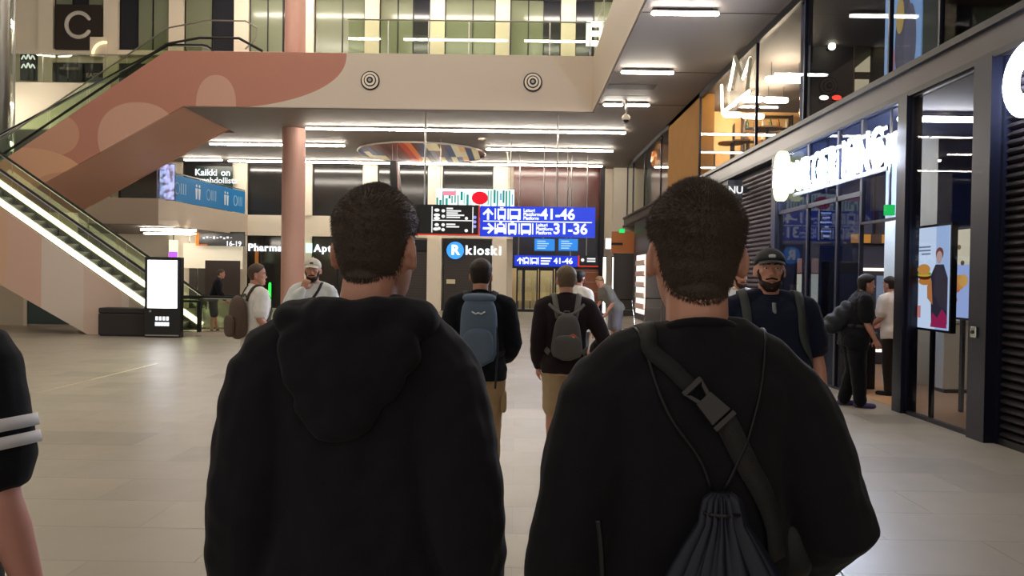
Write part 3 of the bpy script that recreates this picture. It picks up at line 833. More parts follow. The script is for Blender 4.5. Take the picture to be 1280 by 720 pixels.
t = panel('pharmacy_sign', 'pale green glowing square pharmacy sign by the pink column', 'sign', 382, 390, 304, 316, YW - .3, emis('pale_green', '#c4f5d4', 1.6), part='light_box')
MB().box((-.03, .05, t['H'] * .3), (.03, .3, t['H'] * .7)).build('bracket', M_dark, t)
t = panel('neon_sign', 'upright green neon strip in the pharmacy window', 'sign', 335.5, 339.5, 352, 380, YW - .02, M_dark, d=.1, part='backing')
MB().tube([(0, -.03, .1), (0, -.03, t['H'] - .1)], .06, 8).build('light_tube', emis('green_neon', '#25e03c', 3.0), t)
t = panel('wood_post', 'amber lit wooden strip in the pharmacy window', 'panel', 318, 323, 312, 386, YW - .05, mat('amber_wood', '#a4652a', 0.5, emit='#a4652a', strength=.3))

# R kiosk sign
c = at_y(569, 313, YW - .1)
t = thing('shop_sign', 'round blue badge followed by white letters above the dark shutter', 'sign', tuple(c))
MB().disc((0, 0, 0), .40, 'y', .08, 28).build('badge', emis('r_blue', '#3f8fe8', 1.6), t)
text_mesh('letter', 'R', .62, M_sign_white, t, face_cam((0, -.03, 0)), extrude=.02, bold=.04)
x = .48
for ch in 'kioski':
    o = text_mesh('letter', ch, .58, M_sign_white, t, face_cam((0, 0, 0)), extrude=.03, bold=.035, align='LEFT')
    xs = [v.co.x for v in o.data.vertices]; o.location = (x - min(xs), 0, .0); x += max(xs) - min(xs) + .05
# tall display of coloured products above the black hanging sign
t = panel('light_box', 'bright teal and white illuminated display above the black hanging sign', 'sign', 545, 643, 237, 258, 29.5, emis('display_white', '#f2fbf6', 1.6), d=.12, part='light_panel')
W_, H_ = t['W'], t['H']
rnd = random.Random(4)
for i in range(26):
    x0 = -W_ + 2 * W_ * i / 26; hh = H_ * rnd.uniform(.3, .95); z_ = rnd.uniform(0, H_ - hh)
    cc = rnd.choice(['#3fb09a', '#58c7b4', '#2e8f86', '#f5fff8', '#9adfd0', '#d8e6ee', '#7fb6d8']) if i > 8 else rnd.choice(['#35a08f', '#2a8c80'])
    MB().box((x0 + .01, -.012 - .002 * (i % 3), z_), (x0 + 2 * W_ / 26 * rnd.uniform(.5, .95), 0, z_ + hh)).build('colour_block', emis('disp_' + cc, cc, 1.1), t)
MB().box((-W_ * .82, -.02, H_ * .62), (-W_ * .5, 0, H_ * .86)).build('colour_block', emis('disp_pink', '#f08aa0', 1.2), t)
MB().disc((W_ * .12, -.03, H_ * .5), .3, 'y', .02, 24, r2=.24).build('colour_block', emis('disp_red', '#e02030', 1.2), t)
MB().box((-W_, -.03, -.03), (W_, .12, 0)).build('frame', M_steel, t)
for x in (-W_ * .9, W_ * .9): MB().tube([(x, .06, H_), (x, .06, HC - .03 - t.location.z)], .012, 6).build('cable', M_steel, t)

# ---- hanging direction signs ----
def arrow(mb, cx, cz, s, ang):
    pts = [(-.07, -.5), (.07, -.5), (.07, .05), (.34, -.2), (.45, -.05), (0, .5), (-.45, -.05), (-.34, -.2), (-.07, .05)]
    # split in convex pieces
    def tr(p):
        c_, s_ = math.cos(ang), math.sin(ang)
        return (cx + s * (p[0] * c_ - p[1] * s_), cz + s * (p[0] * s_ + p[1] * c_))
    for poly in ([(-.09, -.5), (.09, -.5), (.09, .3), (-.09, .3)], [(0, .5), (0, .24), (.36, -.12), (.47, .01)], [(0, .5), (-.47, .01), (-.36, -.12), (0, .24)]):
        mb.prism([tr(p) for p in poly], 'y', -.012, 0)
    return mb
def vehicle(mb, cx, cz, s, kind):
    w = .36 if kind == 'tram' else .44
    def rect(x0, x1, z0, z1): mb.prism([(cx + s * x0, cz + s * z0), (cx + s * x1, cz + s * z0), (cx + s * x1, cz + s * z1), (cx + s * x0, cz + s * z1)], 'y', -.012, 0)
    if kind == 'taxi':
        rect(-.5, .5, -.32, .0); rect(-.34, .34, .0, .1); rect(-.34, -.22, .1, .3); rect(.22, .34, .1, .3); rect(-.3, .3, .3, .4); rect(-.12, .12, .42, .56)
        rect(-.44, -.26, -.46, -.32); rect(.26, .44, -.46, -.32)
        return mb
    rect(-w, w, -.4, -.1); rect(-w, -w + .12, -.1, .3); rect(w - .12, w, -.1, .3); rect(-w, w, .3, .46)
    rect(-w + .04, -w + .2, -.52, -.4); rect(w - .2, w - .04, -.52, -.4)
    if kind == 'tram': rect(-.14, .14, .5, .58)
    return mb
YSN = 24.75
M_blue = mat('sign_blue', '#1038d0', 0.4, emit='#1434dc', strength=0.6)
def hang_sign(label, px0, px1, py0, py1, Y, m, frame=None, cables=()):
    a, b = at_y(px0, (py0 + py1) / 2, Y), at_y(px1, (py0 + py1) / 2, Y)
    zc = at_y((px0 + px1) / 2, (py0 + py1) / 2, Y).z; Hh = (py1 - py0) * Y / F
    t = thing('hanging_sign', label, 'sign', ((a.x + b.x) / 2, Y, zc - Hh / 2))
    W = (b.x - a.x) / 2
    MB().box((-W, 0, 0), (W, .16, Hh)).build('face_panel', m, t)
    for x in cables:
        X = at_y(x, 200, Y).x - t.location.x
        MB().tube([(X, .08, Hh), (X, .08, HC - .03 - t.location.z)], .025, 8).build('cable', M_steel, t)
    return t, W, Hh
t, W, Hh = hang_sign('big blue direction sign with white pictograms reading 41-46 and 31-36', 600, 744, 258.5, 296, YSN, M_blue, cables=(697,))
sx = lambda px: -W + 2 * W * (px - 600) / 144.0
r1, r2 = Hh * .74, Hh * .26
MB().box((sx(604), -.01, Hh * .485), (sx(740), 0, Hh * .515)).build('divider', M_sign_white, t)
arrow(MB(), sx(610), r1, .36, 0).build('arrow', M_sign_white, t)
arrow(MB(), sx(611), r2, .36, -math.pi / 2).build('arrow', M_sign_white, t)
for px, zz_ in ((619, r1), (635, r1), (650, r1), (619, r2), (632.5, r2), (649, r2), (666, r2)):
    MB().box((sx(px) - .018, -.01, zz_ - .17), (sx(px) + .018, 0, zz_ + .17)).build('divider', M_sign_white, t)
for px, zz_, k in ((627, r1, 'tram'), (643, r1, 'bus'), (626, r2, 'taxi'), (640.5, r2, 'tram'), (657.5, r2, 'bus')):
    vehicle(MB(), sx(px), zz_, .36, k).build('pictogram', M_sign_white, t)
for px, zz_, words in ((654, r1, ('Laituri', 'Plattform', 'Platform')), (670, r2, ('Laituri', 'Plattform', 'Platform'))):
    for j, wd in enumerate(words):
        text_mesh('lettering', wd, .14, M_sign_white, t, face_cam((sx(px), -.012, zz_ + .12 - .12 * j)), extrude=.004, bold=.03, align='LEFT')
text_mesh('lettering', '41-46', .46, M_sign_white, t, face_cam((sx(697), -.012, r1)), extrude=.005, bold=.025)
text_mesh('lettering', '31-36', .46, M_sign_white, t, face_cam((sx(713), -.012, r2)), extrude=.005, bold=.025)
t, W, Hh = hang_sign('black direction sign with small white pictograms and a red lower edge', 520, 599.5, 256, 294, YSN, mat('sign_black', '#101012', 0.35), cables=(531,))
M_sred = emis('sign_red', '#e0402c', 1.0)
sx = lambda px: -W + 2 * W * (px - 520) / 79.5
MB().box((-W, -.012, 0), (W, 0, .035)).build('edge_line', M_sred, t)
MB().box((W - .04, -.012, 0), (W, 0, Hh)).build('edge_line', M_sred, t)
MB().box((sx(541), -.01, Hh * .47), (sx(590), 0, Hh * .5)).build('divider', M_sign_soft, t)
for px in (540, 591): MB().box((sx(px) - .014, -.01, .08), (sx(px) + .014, 0, Hh - .06)).build('divider', M_sign_soft, t)
for (px, z_, w) in ((546, .82, .12), (546, .66, .16), (546, .55, .16), (546, .34, .1), (545, .2, .14), (549, .22, .06), (554, .8, .07), (554, .62, .07), (554, .34, .07), (554, .18, .07), (583, .56, .06), (583, .16, .07), (593.5, .6, .06), (593.5, .45, .06), (593.5, .3, .06)):
    MB().disc((sx(px), -.01, Hh * z_), w / 2 + .02, 'y', .01, 14, r2=.05).build('pictogram', M_sign_soft if px < 593 else emis('lilac_dot', '#9a9cf0', 1.1), t)
for i, (z_, w) in enumerate(((.88, .2), (.8, .45), (.73, .35), (.66, .55), (.59, .42), (.36, .28), (.28, .4))):
    MB().box((sx(558), -.01, Hh * z_ - .022), (sx(558) + w, 0, Hh * z_ + .022)).build('text_line', M_sign_soft, t)
# smaller copies deeper in the hall
YS2 = 33.0
t, W, Hh = hang_sign('smaller blue direction sign reading 41-46 above the entrance doors', 643, 722, 319.5, 333, YS2, M_blue, cables=(650, 715))
sx = lambda px: -W + 2 * W * (px - 643) / 79.0
arrow(MB(), sx(650), Hh * .5, .28, 0).build('arrow', M_sign_white, t)
for px, k in ((658, 'tram'), (668, 'bus')): vehicle(MB(), sx(px), Hh * .5, .27, k).build('pictogram', M_sign_white, t)
for px in (654, 663, 673): MB().box((sx(px) - .015, -.01, .08), (sx(px) + .015, 0, Hh - .08)).build('divider', M_sign_white, t)
for j in range(3): MB().box((sx(676), -.01, Hh * (.75 - .25 * j) - .03), (sx(676) + .45 - .06 * j, 0, Hh * (.75 - .25 * j) + .03)).build('text_line', M_sign_white, t)
text_mesh('lettering', '41-46', .34, M_sign_white, t, face_cam((sx(704), -.012, Hh * .5)), extrude=.005, bold=.025)
t, W, Hh = hang_sign('small black direction sign with a red edge above the entrance doors', 722.5, 748, 319.5, 333.5, YS2, mat('sign_black', '#101012', 0.35), cables=(735,))
MB().box((-W, -.012, 0), (-W + .06, 0, Hh)).build('edge_line', M_sred, t); MB().box((-W, -.012, 0), (W, 0, .04)).build('edge_line', M_sred, t)
MB().disc((-W * .55, -.01, Hh * .6), .07, 'y', .01, 12).build('pictogram', M_sign_soft, t)
for z_ in (.72, .5): MB().box((-.05, -.01, Hh * z_ - .03), (W * .7, 0, Hh * z_ + .03)).build('text_line', M_sign_soft, t)
for (x0, x1, lab) in ((667.5, 694, 'small pale blue timetable screen nearer the cream pilaster'), (697.5, 723, 'small pale blue timetable screen nearer the dark door frame')):
    t, W, Hh = hang_sign(lab, x0, x1, 298, 314, 31.0, mat('screen_black', '#0a0a10', 0.3), cables=((x0 + x1) / 2,))
    t['category'] = 'screen'
    MB().box((-W + .02, -.01, .02), (W - .02, 0, Hh - .02)).build('picture', emis('blue_screen', '#3c90ec', 1.0), t)
    for j in range(4): MB().box((-W * .7, -.014, Hh * (.2 + .18 * j)), (W * (.1 + .15 * (j % 3)), -.01, Hh * (.2 + .18 * j) + .035)).build('text_line', emis('pale_blue_line', '#b8dcff', 1.1), t)

# ---- thin hanging banner seen edge-on and the oval ceiling artwork ----
p, q = at_y(494, 228, 30.0), at_y(494, 201, 30.0)
t = thing('hanging_banner', 'narrow black hanging banner with a pinkish edge under the ceiling', 'banner', (p.x, 30.0, p.z - .3))
Hh = q.z - p.z + .3
MB().add([(-.18, 0, 0), (.12, 0, 0), (.02, 0, Hh), (-.22, 0, Hh), (-.18, .9, 0), (.12, .9, 0), (.02, .9, Hh), (-.22, .9, Hh)],
         [(0, 3, 2, 1)[::-1], (4, 7, 6, 5), (0, 4, 5, 1), (1, 5, 6, 2), (2, 6, 7, 3), (3, 7, 4, 0)]).build('cloth', M_black, t)
MB().bar((.13, 0, 0), (.05, 0, Hh), .07, .05).build('edge_band', mat('pinkish_band', '#b98a88', 0.6), t)
for x in (-.18, 0): MB().tube([(x, .4, Hh), (x, .4, HC - .03 - t.location.z)], .01, 6).build('cable', M_steel, t)
o1, o2 = at_z(446, 187, HC - .04), at_z(606, 190, HC - .04)
yn, yf_ = at_z(525, 175, HC - .04).y, at_z(525, 203, HC - .04).y
oc = Vector(((o1.x + o2.x) / 2, (yn + yf_) / 2, HC - .03))
orx, ory = (o2.x - o1.x) / 2, (yf_ - yn) / 2 * .92
t = thing('ceiling_artwork', 'oval ceiling artwork of red, blue and cream panels with a pale rim', 'artwork', tuple(oc))
MB().disc((0, 0, -.06), orx, 'z', .06, 40, r2=ory).build('backing', M_dark, t)
MB().tube([(orx * math.cos(2 * math.pi * i / 40), ory * math.sin(2 * math.pi * i / 40), -.05) for i in range(41)], .04, 6).build('rim', mat('pale_rim', '#b9ada0', 0.4), t)
rnd = random.Random(9)
cols = ['#33405f', '#c9bb9c', '#33405f', '#c9b98f', '#4a1714', '#4a1714', '#511814', '#6e1c12', '#a8331c', '#c8672a', '#9a8d80', '#2b3048', '#3c4568', '#c9bb90', '#2c3450', '#39435f', '#cbbd9a', '#d0a06a', '#2f3a58', '#c9b884', '#3a1c1a']
for i in range(len(cols)):
    x0, x1 = -orx + 2 * orx * i / len(cols), -orx + 2 * orx * (i + 1) / len(cols)
    for j in range(3):
        e = lambda x: ory * math.sqrt(max(0, 1 - (x / orx) ** 2)) * .96
        lo, hi = -1 + 2 * j / 3, -1 + 2 * (j + 1) / 3
        cc = cols[i] if rnd.random() < .7 or 4 <= i <= 8 else rnd.choice(cols)
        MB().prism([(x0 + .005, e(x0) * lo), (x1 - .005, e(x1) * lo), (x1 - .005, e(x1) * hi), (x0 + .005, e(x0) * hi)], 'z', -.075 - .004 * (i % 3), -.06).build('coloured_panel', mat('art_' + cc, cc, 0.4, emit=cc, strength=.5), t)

# sprinkler, camera dome, spot on the ceiling
p = at_z(783, 125, HC - .03)
t = thing('security_camera', 'dome security camera on a short stem under the ceiling', 'camera', (p.x, p.y, HC - .03))
MB().tube([(0, 0, 0), (0, 0, -.42)], .03, 8).build('stem', M_steel, t)
MB().ball((0, 0, -.5), (.12, .12, .1)).build('housing', M_wall, t, smooth=True)
MB().ball((0, 0, -.56), (.09, .09, .09)).build('dome', M_black, t, smooth=True)
p = at_z(634, 190, HC - .03)
t = thing('ceiling_rod', 'short white rod hanging from the ceiling beside the oval artwork', 'fitting', (p.x, p.y, HC - .03))
MB().tube([(0, 0, 0), (.06, 0, -.45)], .03, 8).build('rod', M_wall, t); MB().disc((0, 0, -.02), .07, 'z', .02, 12).build('rose', M_wall, t)
p = at_z(603, 173, HC - .03)
t = thing('smoke_detector', 'small pale smoke detector on the ceiling', 'detector', (p.x, p.y, HC - .03))
MB().disc((0, 0, -.05), .16, 'z', .05, 16).build('base', M_wall, t); MB().disc((0, 0, -.08), .09, 'z', .03, 16).build('sensor', M_white, t)

# ---- lit letter E beyond the deck corner ----
E_ = at_y(741, 44, YP + .5)
t = thing('lit_letter', 'glowing white letter E behind the glass of the upper deck', 'sign', (E_.x, YP + .5, E_.z))
text_mesh('letter', 'E', 1.0, emis('e_white', '#fff6e4', 3.0), t, face_cam((0, 0, 0)), extrude=.05, bold=.03)
MB().tube([(0, .06, -.4), (0, .06, HD - E_.z)], .03, 6).build('stand', M_dark, t)
MB().tube([(0, .06, -.4), (0, .06, .4)], .03, 6).build('spine', M_dark, t)

# ---- entrance bay at the end of the far wall ----
ea, eb = at_y(641, 300, YW), at_y(749, 300, YW)
M_red = mat('oxblood_panel', '#5a2f2a', 0.18, var=.25, vscale=.7)
wl = struct(MB().box((ea.x, YW + .02, S2T), (eb.x, YW + .2, HC - .03)).build('wall_entrance', M_red))
bk = mat('entrance_header', '#1d1c20', 0.3)
zt = at_y(690, 336, YW).z
struct(MB().box((ea.x, YW - .05, zt), (eb.x, YW + .25, S2T)).build('trim_3', bk))
p = at_y(752, 300, YW - .6)
struct(MB().box((p.x - .1, YW - .7, 0), (p.x + .1, YW - .45, HC - .03)).build('trim_4', M_dark))
q0, q1 = at_y(766, 300, YW - .3), at_y(794, 300, YW - .3)
struct(MB().box((q0.x, YW - .3, S2B - .2), (q1.x, YW + .2, HC - .03)).build('wall_pier', M_wall))
# doors: frames and panes opening on the lit bus hall
door_px = ((645, 654), (654, 672), (673, 692), (693, 713))
for i, (x0, x1) in enumerate(door_px):
    a, b = at_y(x0, 380, YW), at_y(x1, 380, YW)
    d = struct(thing('door_%d' % (i + 3), None, None, ((a.x + b.x) / 2, YW, 0)))
    W = (b.x - a.x) / 2
    MB().box((-W, -.04, 0), (-W + .07, .05, zt)).box((W - .07, -.04, 0), (W, .05, zt)).box((-W + .07, -.04, zt - .09), (W - .07, .05, zt)).box((-W + .07, -.04, 0), (W - .07, .05, .12)).build('frame', M_dark, d)
    MB().box((-W + .07, 0, .12), (W - .07, .015, zt - .09)).build('pane', M_glass, d)
    MB().tube([(W - .16, -.09, .9), (W - .16, -.09, 1.5)], .02, 8).build('handle', M_steel, d)
a, b = at_y(713, 380, YW), at_y(748, 380, YW)
cw = struct(MB().box((a.x, YW, 0), (b.x, YW + .2, zt)).build('wall_copper', mat('copper_cladding', '#a5664c', 0.35, 0.3, var=.15, vscale=2)))
for i in range(4): MB().box((a.x, YW - .03, .5 + i * .45), (b.x, YW, .54 + i * .45)).build('cover_strip', mat('copper_strip', '#c9926f', 0.3, .5), cw)
# hall beyond the doors
struct(MB().box((ea.x - 3, YW + 4.4, 0), (eb.x + 3, YW + 4.6, S2B)).build('wall_back', mat('bus_hall_wall', '#b8a27c', 0.6, var=.2, vscale=1.2)))
struct(MB().box((ea.x - 3, YW + .3, S2B), (eb.x + 3, YW + 4.6, S2B + .1)).build('ceiling', mat('bus_hall_ceiling', '#5a5650', 0.7)))
for i, y in enumerate((YW + 1.4, YW + 3.0)):
    strip(Vector((ea.x + .2, y, 0)), Vector((eb.x - .2, y, 0)), z=S2B, lab='strip light in the bus hall beyond the entrance doors', grp='bus hall strip lights')
rnd = random.Random(2)
for i in range(3):
    c = Vector((ea.x + .6 + .9 * i, YW + 3.6, 0))
    t = thing('waiting_bench', 'pale waiting bench in the bus hall beyond the doors', 'bench', tuple(c), 0, 'bus hall benches')
    MB().box((-.38, -.2, .40), (.38, .2, .46)).build('seat', mat('pale_wood', '#c9b083', .5), t); MB().box((-.38, .16, .46), (.38, .2, .85)).build('backrest', mat('pale_wood', '#c9b083', .5), t)
    for x in (-.3, .3): MB().box((x - .02, -.18, 0), (x + .02, .18, .40)).build('leg', M_dark, t)
# ================================================================== RIGHT-HAND SHOPS
M_navyp = mat('navy_post', '#151828', 0.35, .2)
M_slat = mat('shutter_slat', '#3a3438', 0.42, 0.55)
def yx(px, py=350): return at_x(px, py, XR).y
Y_near0, Y_near1 = 2.2, yx(1236, 555)
Y_p1 = yx(1214, 545); Y_w1 = yx(1131, 518); Y_bk0 = yx(1120, 515); Y_bk1 = yx(969, 460); Y_sh1 = Y_bk1 + 3.6
def side_shutter(label, y0, y1, pitch, m):
    t = thing('roller_shutter', label, 'shutter', (XR + .1, (y0 + y1) / 2, 0))
    W = (y1 - y0) / 2; Hh = FZ0 - .02
    MB().box((.06, -W, 0), (.1, W, Hh)).build('backing', M_black, t)
    n = int((Hh - .1) / pitch); o = None
    for i in range(n):
        z = .06 + pitch * i
        if o is None:
            prof = [(.05, .0), (.01, .012), (-.022, pitch * .35), (-.022, pitch * .62), (.01, pitch - .012), (.05, pitch)]
            vs = [(p[0], y, p[1]) for y in (-W + .05, W - .05) for p in prof]; k = len(prof)
            fs = [tuple(range(k)), tuple(reversed(range(k, 2 * k)))] + [(a, k + a, k + (a + 1) % k, (a + 1) % k) for a in range(k)]
            o = MB().add(vs, fs).build('slat', m, t, loc=(0, 0, z))
        else: part_copy(o, t, (0, 0, z))
    for s in (-1, 1): MB().box((-.05, s * W - .05 * (s > 0), 0), (.06, s * W + .05 * (s < 0), Hh)).build('guide_rail', M_navyp, t)
    MB().box((-.04, -W, 0), (.06, W, .07)).build('bottom_bar', M_dark, t)
    return t
side_shutter('dark ribbed roller shutter closed under the glowing round letter', Y_near0, Y_near1, .085, M_slat)
side_shutter('grey ribbed roller shutter closed beside the burger restaurant, behind the bearded man', Y_bk1 + .25, Y_sh1, .095, mat('shutter_slat_far', '#6a6068', 0.45, 0.5))
for i, (y0, y1) in enumerate(((Y_near1, Y_p1), (Y_w1, Y_bk0), (Y_bk1, Y_bk1 + .25))):
    struct(MB().box((XR - .06, y0, 0), (XR + .14, y1, FZ0)).build('trim_%d' % (5 + i), M_navyp))
struct(MB().box((XR, Y_sh1, 0), (XR + .2, 33.4, FZ0)).build('wall_right', mat('dark_shop_wall', '#2a272c', 0.4)))
struct(MB().box((XR, -4, 0), (XR + .2, Y_near0, FZ0)).build('wall_right', mat('dark_shop_wall', '#2a272c', 0.4)))
# window of the restaurant: frame and panes
def side_window(y0, y1, z0, z1, cuts, gm, fw=.07, fm=None, zc=()):
    global wn
    wn += 1
    w = struct(thing('window_%d' % wn, None, None, (XR, (y0 + y1) / 2, z0)))
    W = (y1 - y0) / 2; Hh = z1 - z0; fm = fm or M_navyp
    ys = [-W] + [c - (y0 + y1) / 2 for c in cuts] + [W]
    zs = [0] + [c - z0 for c in zc] + [Hh]
    mb = MB()
    for y in ys: mb.box((-.012, max(-W, y - fw / 2), 0), (.045, min(W, y + fw / 2), Hh))
    for z in zs: mb.box((-.012, -W, max(0, z - fw / 2)), (.045, W, min(Hh, z + fw / 2)))
    mb.build('frame', fm, w)
    for a, b in zip(ys[:-1], ys[1:]):
        for c, d in zip(zs[:-1], zs[1:]):
            MB().box((.015, a + fw / 2, c + fw / 2), (.03, b - fw / 2, d - fw / 2)).build('pane', gm, w)
    return w
side_window(Y_p1, Y_w1, 0, FZ0, [], M_store, fw=.09)
Y_door = yx(1072, 480)
side_window(Y_door, Y_bk1, 0, FZ0, [yx(1008), yx(1045)], M_store, zc=(2.9,))
side_window(Y_bk0, Y_door, 2.45, FZ0, [], M_store)
# lock on the dark post
t = thing('door_lock', 'small chrome lock on the dark post beside the ribbed shutter', 'lock', tuple(at_x(1219, 415, XR - .06)))
MB().box((-.03, -.05, -.06), (0, .05, .06)).build('case', M_chrome, t, bevel=.01); MB().disc((-.04, 0, 0), .02, 'x', .01, 12).build('keyhole', M_dark, t)

# restaurant room
M_wfl = mat('restaurant_floor', '#b98f66', 0.4, var=.1, vscale=3)
YR1 = 16.6
struct(MB().box((XR + .1, Y_p1, -.002), (XR + 5.2, YR1, .004)).build('restaurant_floor', M_wfl))
struct(MB().box((XR + .25, YR1, 0), (XR + 5.2, YR1 + .15, FZ0)).build('wall_back', mat('navy_wall', '#20263c', 0.35)))
struct(MB().box((XR + .25, Y_near1 + .15, 0), (XR + 5.2, Y_p1, FZ0)).build('wall_back', mat('dark_partition', '#3a3634', 0.6)))
struct(MB().box((XR + .1, Y_near1, FZ0 - .03), (XR + 5.2, YR1, FZ0)).build('ceiling', mat('restaurant_ceiling', '#2a2c38', 0.6)))
M_down = emis('downlight_warm', '#ffdcae', 120.0)
for i, (x, y) in enumerate(((6.0, 11.3), (6.2, 13.6), (7.6, 12.4), (7.8, 15.0), (6.1, 15.6), (8.6, 10.2), (5.7, 9.3))):
    t = thing('downlight', 'round warm downlight in the dark restaurant ceiling', 'light', (x, y, FZ0 - .03), 0, 'restaurant downlights')
    MB().disc((0, 0, -.03), .11, 'z', .03, 20).build('ring', M_steel, t); MB().disc((0, 0, -.04), .085, 'z', .012, 20).build('lens', M_down, t)
strip(Vector((5.15, 10.9, 0)), Vector((6.9, 10.9, 0)), z=FZ0 - .03, lab='added strip light brightening the room behind the restaurant window', grp=None)  # added lamp, brightens the cream column and the dark room behind the glass
def ip(name, label, cat, px0, px1, py0, py1, m, Y=YR1 - .08, d=.06, part='board'):
    return panel(name, label, cat, px0, px1, py0, py1, Y, m, d, part)
M_cream = emis('menu_cream', '#d9d2b4', .75); M_tan = mat('menu_tan', '#9a6f5c', .5, emit='#9a6f5c', strength=.25)
for x0, x1, lab in ((994, 1003.5, 'narrow lit cream menu panel nearer the grey shutter'), (1012, 1024, 'wider lit cream menu panel beside the dark booth')):
    t = ip('menu_panel', lab, 'panel', x0, x1, 323, 388, M_navyp)
    MB().box((-t['W'] + .02, -.02, 0), (t['W'] - .02, 0, t['H'] * .7)).build('lit_sheet', M_cream, t)
    MB().box((-t['W'] + .02, -.02, t['H'] * .72), (t['W'] - .02, 0, t['H'])).build('header_sheet', M_tan, t)
    MB().box((-t['W'] + .02, -.02, -t.location.z), (t['W'] - .02, .04, -.02)).build('lower_board', mat('brown_lower', '#7a6252', .5), t)
    for j in range(4):
        if x0 > 1000: MB().box((-.06 + .03 * j, -.025, -.25 - .15 * (j % 2)), (-.03 + .03 * j, -.02, -.2 - .15 * (j % 2))).build('note', M_cream, t)
t = ip('service_counter', 'dark grey service wall with a thin light line in the restaurant', 'counter', 1062, 1135, 305, 482, mat('grey_service', '#3b3739', .5), Y=YR1 - .7, d=.5, part='wall_panel')
t.location.z = 0
lz = at_y(1098, 337, YR1 - .75)
MB().box((at_y(1075, 337, YR1 - .75).x - t.location.x, -.05, lz.z - .03), (t['W'], -.0, lz.z + .03)).build('light_line', emis('soft_line', '#e8ddd0', 1.6), t)
MB().box((at_y(1097, 350, YR1 - .75).x - t.location.x, -.03, 1.15), (at_y(1113, 350, YR1 - .75).x - t.location.x, 0, lz.z - .12)).build('hatch', mat('hatch_glass', '#6a7480', .2, emit='#7a8490', strength=.35), t)
MB().box((at_y(1088, 472, YR1 - .75).x - t.location.x, -.04, .25), (at_y(1104, 472, YR1 - .75).x - t.location.x, 0, .31)).build('light_line', emis('soft_line', '#e8ddd0', 1.6), t)
t = ip('orange_lit_slats', 'row of wooden slats in the restaurant, amber light put into their colour', 'light', 1064, 1122, 293, 304, mat('slat_back', '#4a3526', .6), Y=YR1 - .8)
for i in range(12):
    if i in (5, 6, 7): continue
    x = -t['W'] + 2 * t['W'] * (i + .5) / 12
    MB().box((x - .045, -.03, .01), (x + .03, 0, t['H'] - .01)).build('slat', emis('amber_slat', '#b8813c', .8), t)  # orange light falling on the wood is put in as the slats' own glow
MB().box((-.02, 0, t['H']), (.02, .06, FZ0 - .03 - t.location.z)).build('hanger', M_dark, t)
t = ip('led_board', 'small dark board with rows of white lit text in the restaurant', 'sign', 1024, 1043, 262, 300, mat('led_black', '#12162a', .3), Y=13.0)
for j, w in enumerate((.8, .6, .9, .3, .8, .45)):
    MB().box((-t['W'] * w, -.012, t['H'] * (.88 - .15 * j) - .012), (t['W'] * w * .7, 0, t['H'] * (.88 - .15 * j) + .012)).build('text_line', emis('led_text', '#b9c6f0', .8), t)
MB().box((-.015, 0, t['H']), (.015, .05, FZ0 - .03 - t.location.z)).build('hanger', M_dark, t)
t = ip('exit_sign', 'small green lit exit sign inside the restaurant door', 'sign', 1107, 1119, 256, 269, emis('exit_green', '#2fd060', 1.3), Y=10.75, part='light_box')
MB().box((-.012, .01, t['H']), (.012, .04, FZ0 - .03 - t.location.z)).build('hanger', M_steel, t)
t = thing('kiosk_booth', 'tall black ordering booth standing in the restaurant', 'booth', (at_y(1048, 460, 14.6).x, 14.6, 0))
MB().box((-.28, -.18, 0), (.28, .18, 2.0)).build('casing', M_black, t, bevel=.02); MB().box((-.22, -.2, 1.0), (.22, -.18, 1.8)).build('screen', mat('booth_screen', '#171c2e', .15), t)
MB().box((-.3, -.22, 0), (.3, .22, .06)).build('base', M_dark, t)
t = thing('waste_bin', 'low black bin with a steel rim inside the restaurant entrance', 'bin', (at_y(1064, 460, 12.4).x, 12.4, 0))
MB().box((-.28, -.22, 0), (.28, .22, .85)).build('body', M_black, t, bevel=.02); MB().box((-.29, -.23, .85), (.29, .23, .88)).build('rim', M_steel, t)

# ---- things in the window: screens, cream column ----
t = ip('wall_column', None, None, 1122, 1176, 60, 545, mat('cream_column', '#cfc8ac', .5, var=.05), Y=12.8, d=.6, part='shaft')
t.location.z = 0; t['kind'] = 'structure'
t = thing('cabinet', 'cream low cabinet behind the restaurant window', 'cabinet', (at_y(1204, 480, 11.9).x, 12.1, 0))
MB().box((-.3, -.2, .06), (.3, .2, 1.05)).build('body', mat('cream_column', '#cfc8ac'), t, bevel=.01)
MB().box((-.31, -.21, 1.05), (.31, .21, 1.09)).build('top_board', mat('cream_column', '#cfc8ac'), t)
MB().box((-.27, -.18, 0), (.27, .18, .06)).build('plinth', M_dark, t)
def burger(t, x, y, z, s, ax='x'):
    def e(c, ry, rz, m, k):
        MB().disc((x - .004 * k, y + c[0] * s, z + c[1] * s), ry * s, ax, .004, 20, r2=rz * s).build('picture_shape', emis('pic_' + m, m, 1.0), t)
    e((0, -.22), .5, .16, '#d98a3a', 1); e((0, -.04), .54, .12, '#5a2a18', 2); e((0, .08), .54, .1, '#6fb03c', 3); e((0, .02), .5, .05, '#e8b83c', 4); e((0, .26), .5, .22, '#e29a48', 5)
def side_screen(label, px0, px1, py0, py1, X, m):
    a, b = at_x(px0, (py0 + py1) / 2, X), at_x(px1, (py0 + py1) / 2, X)
    zt, zb = at_x((px0 + px1) / 2, py0, X).z, at_x((px0 + px1) / 2, py1, X).z
    t = thing('advert_screen', label, 'screen', (X, (a.y + b.y) / 2, zb))
    W = abs(a.y - b.y) / 2; Hh = zt - zb
    MB().box((0, -W - .03, -.03), (.07, W + .03, Hh + .03)).build('casing', M_black, t)
    MB().box((-.008, -W, 0), (0, W, Hh)).build('picture', m, t)
    return t, W, Hh
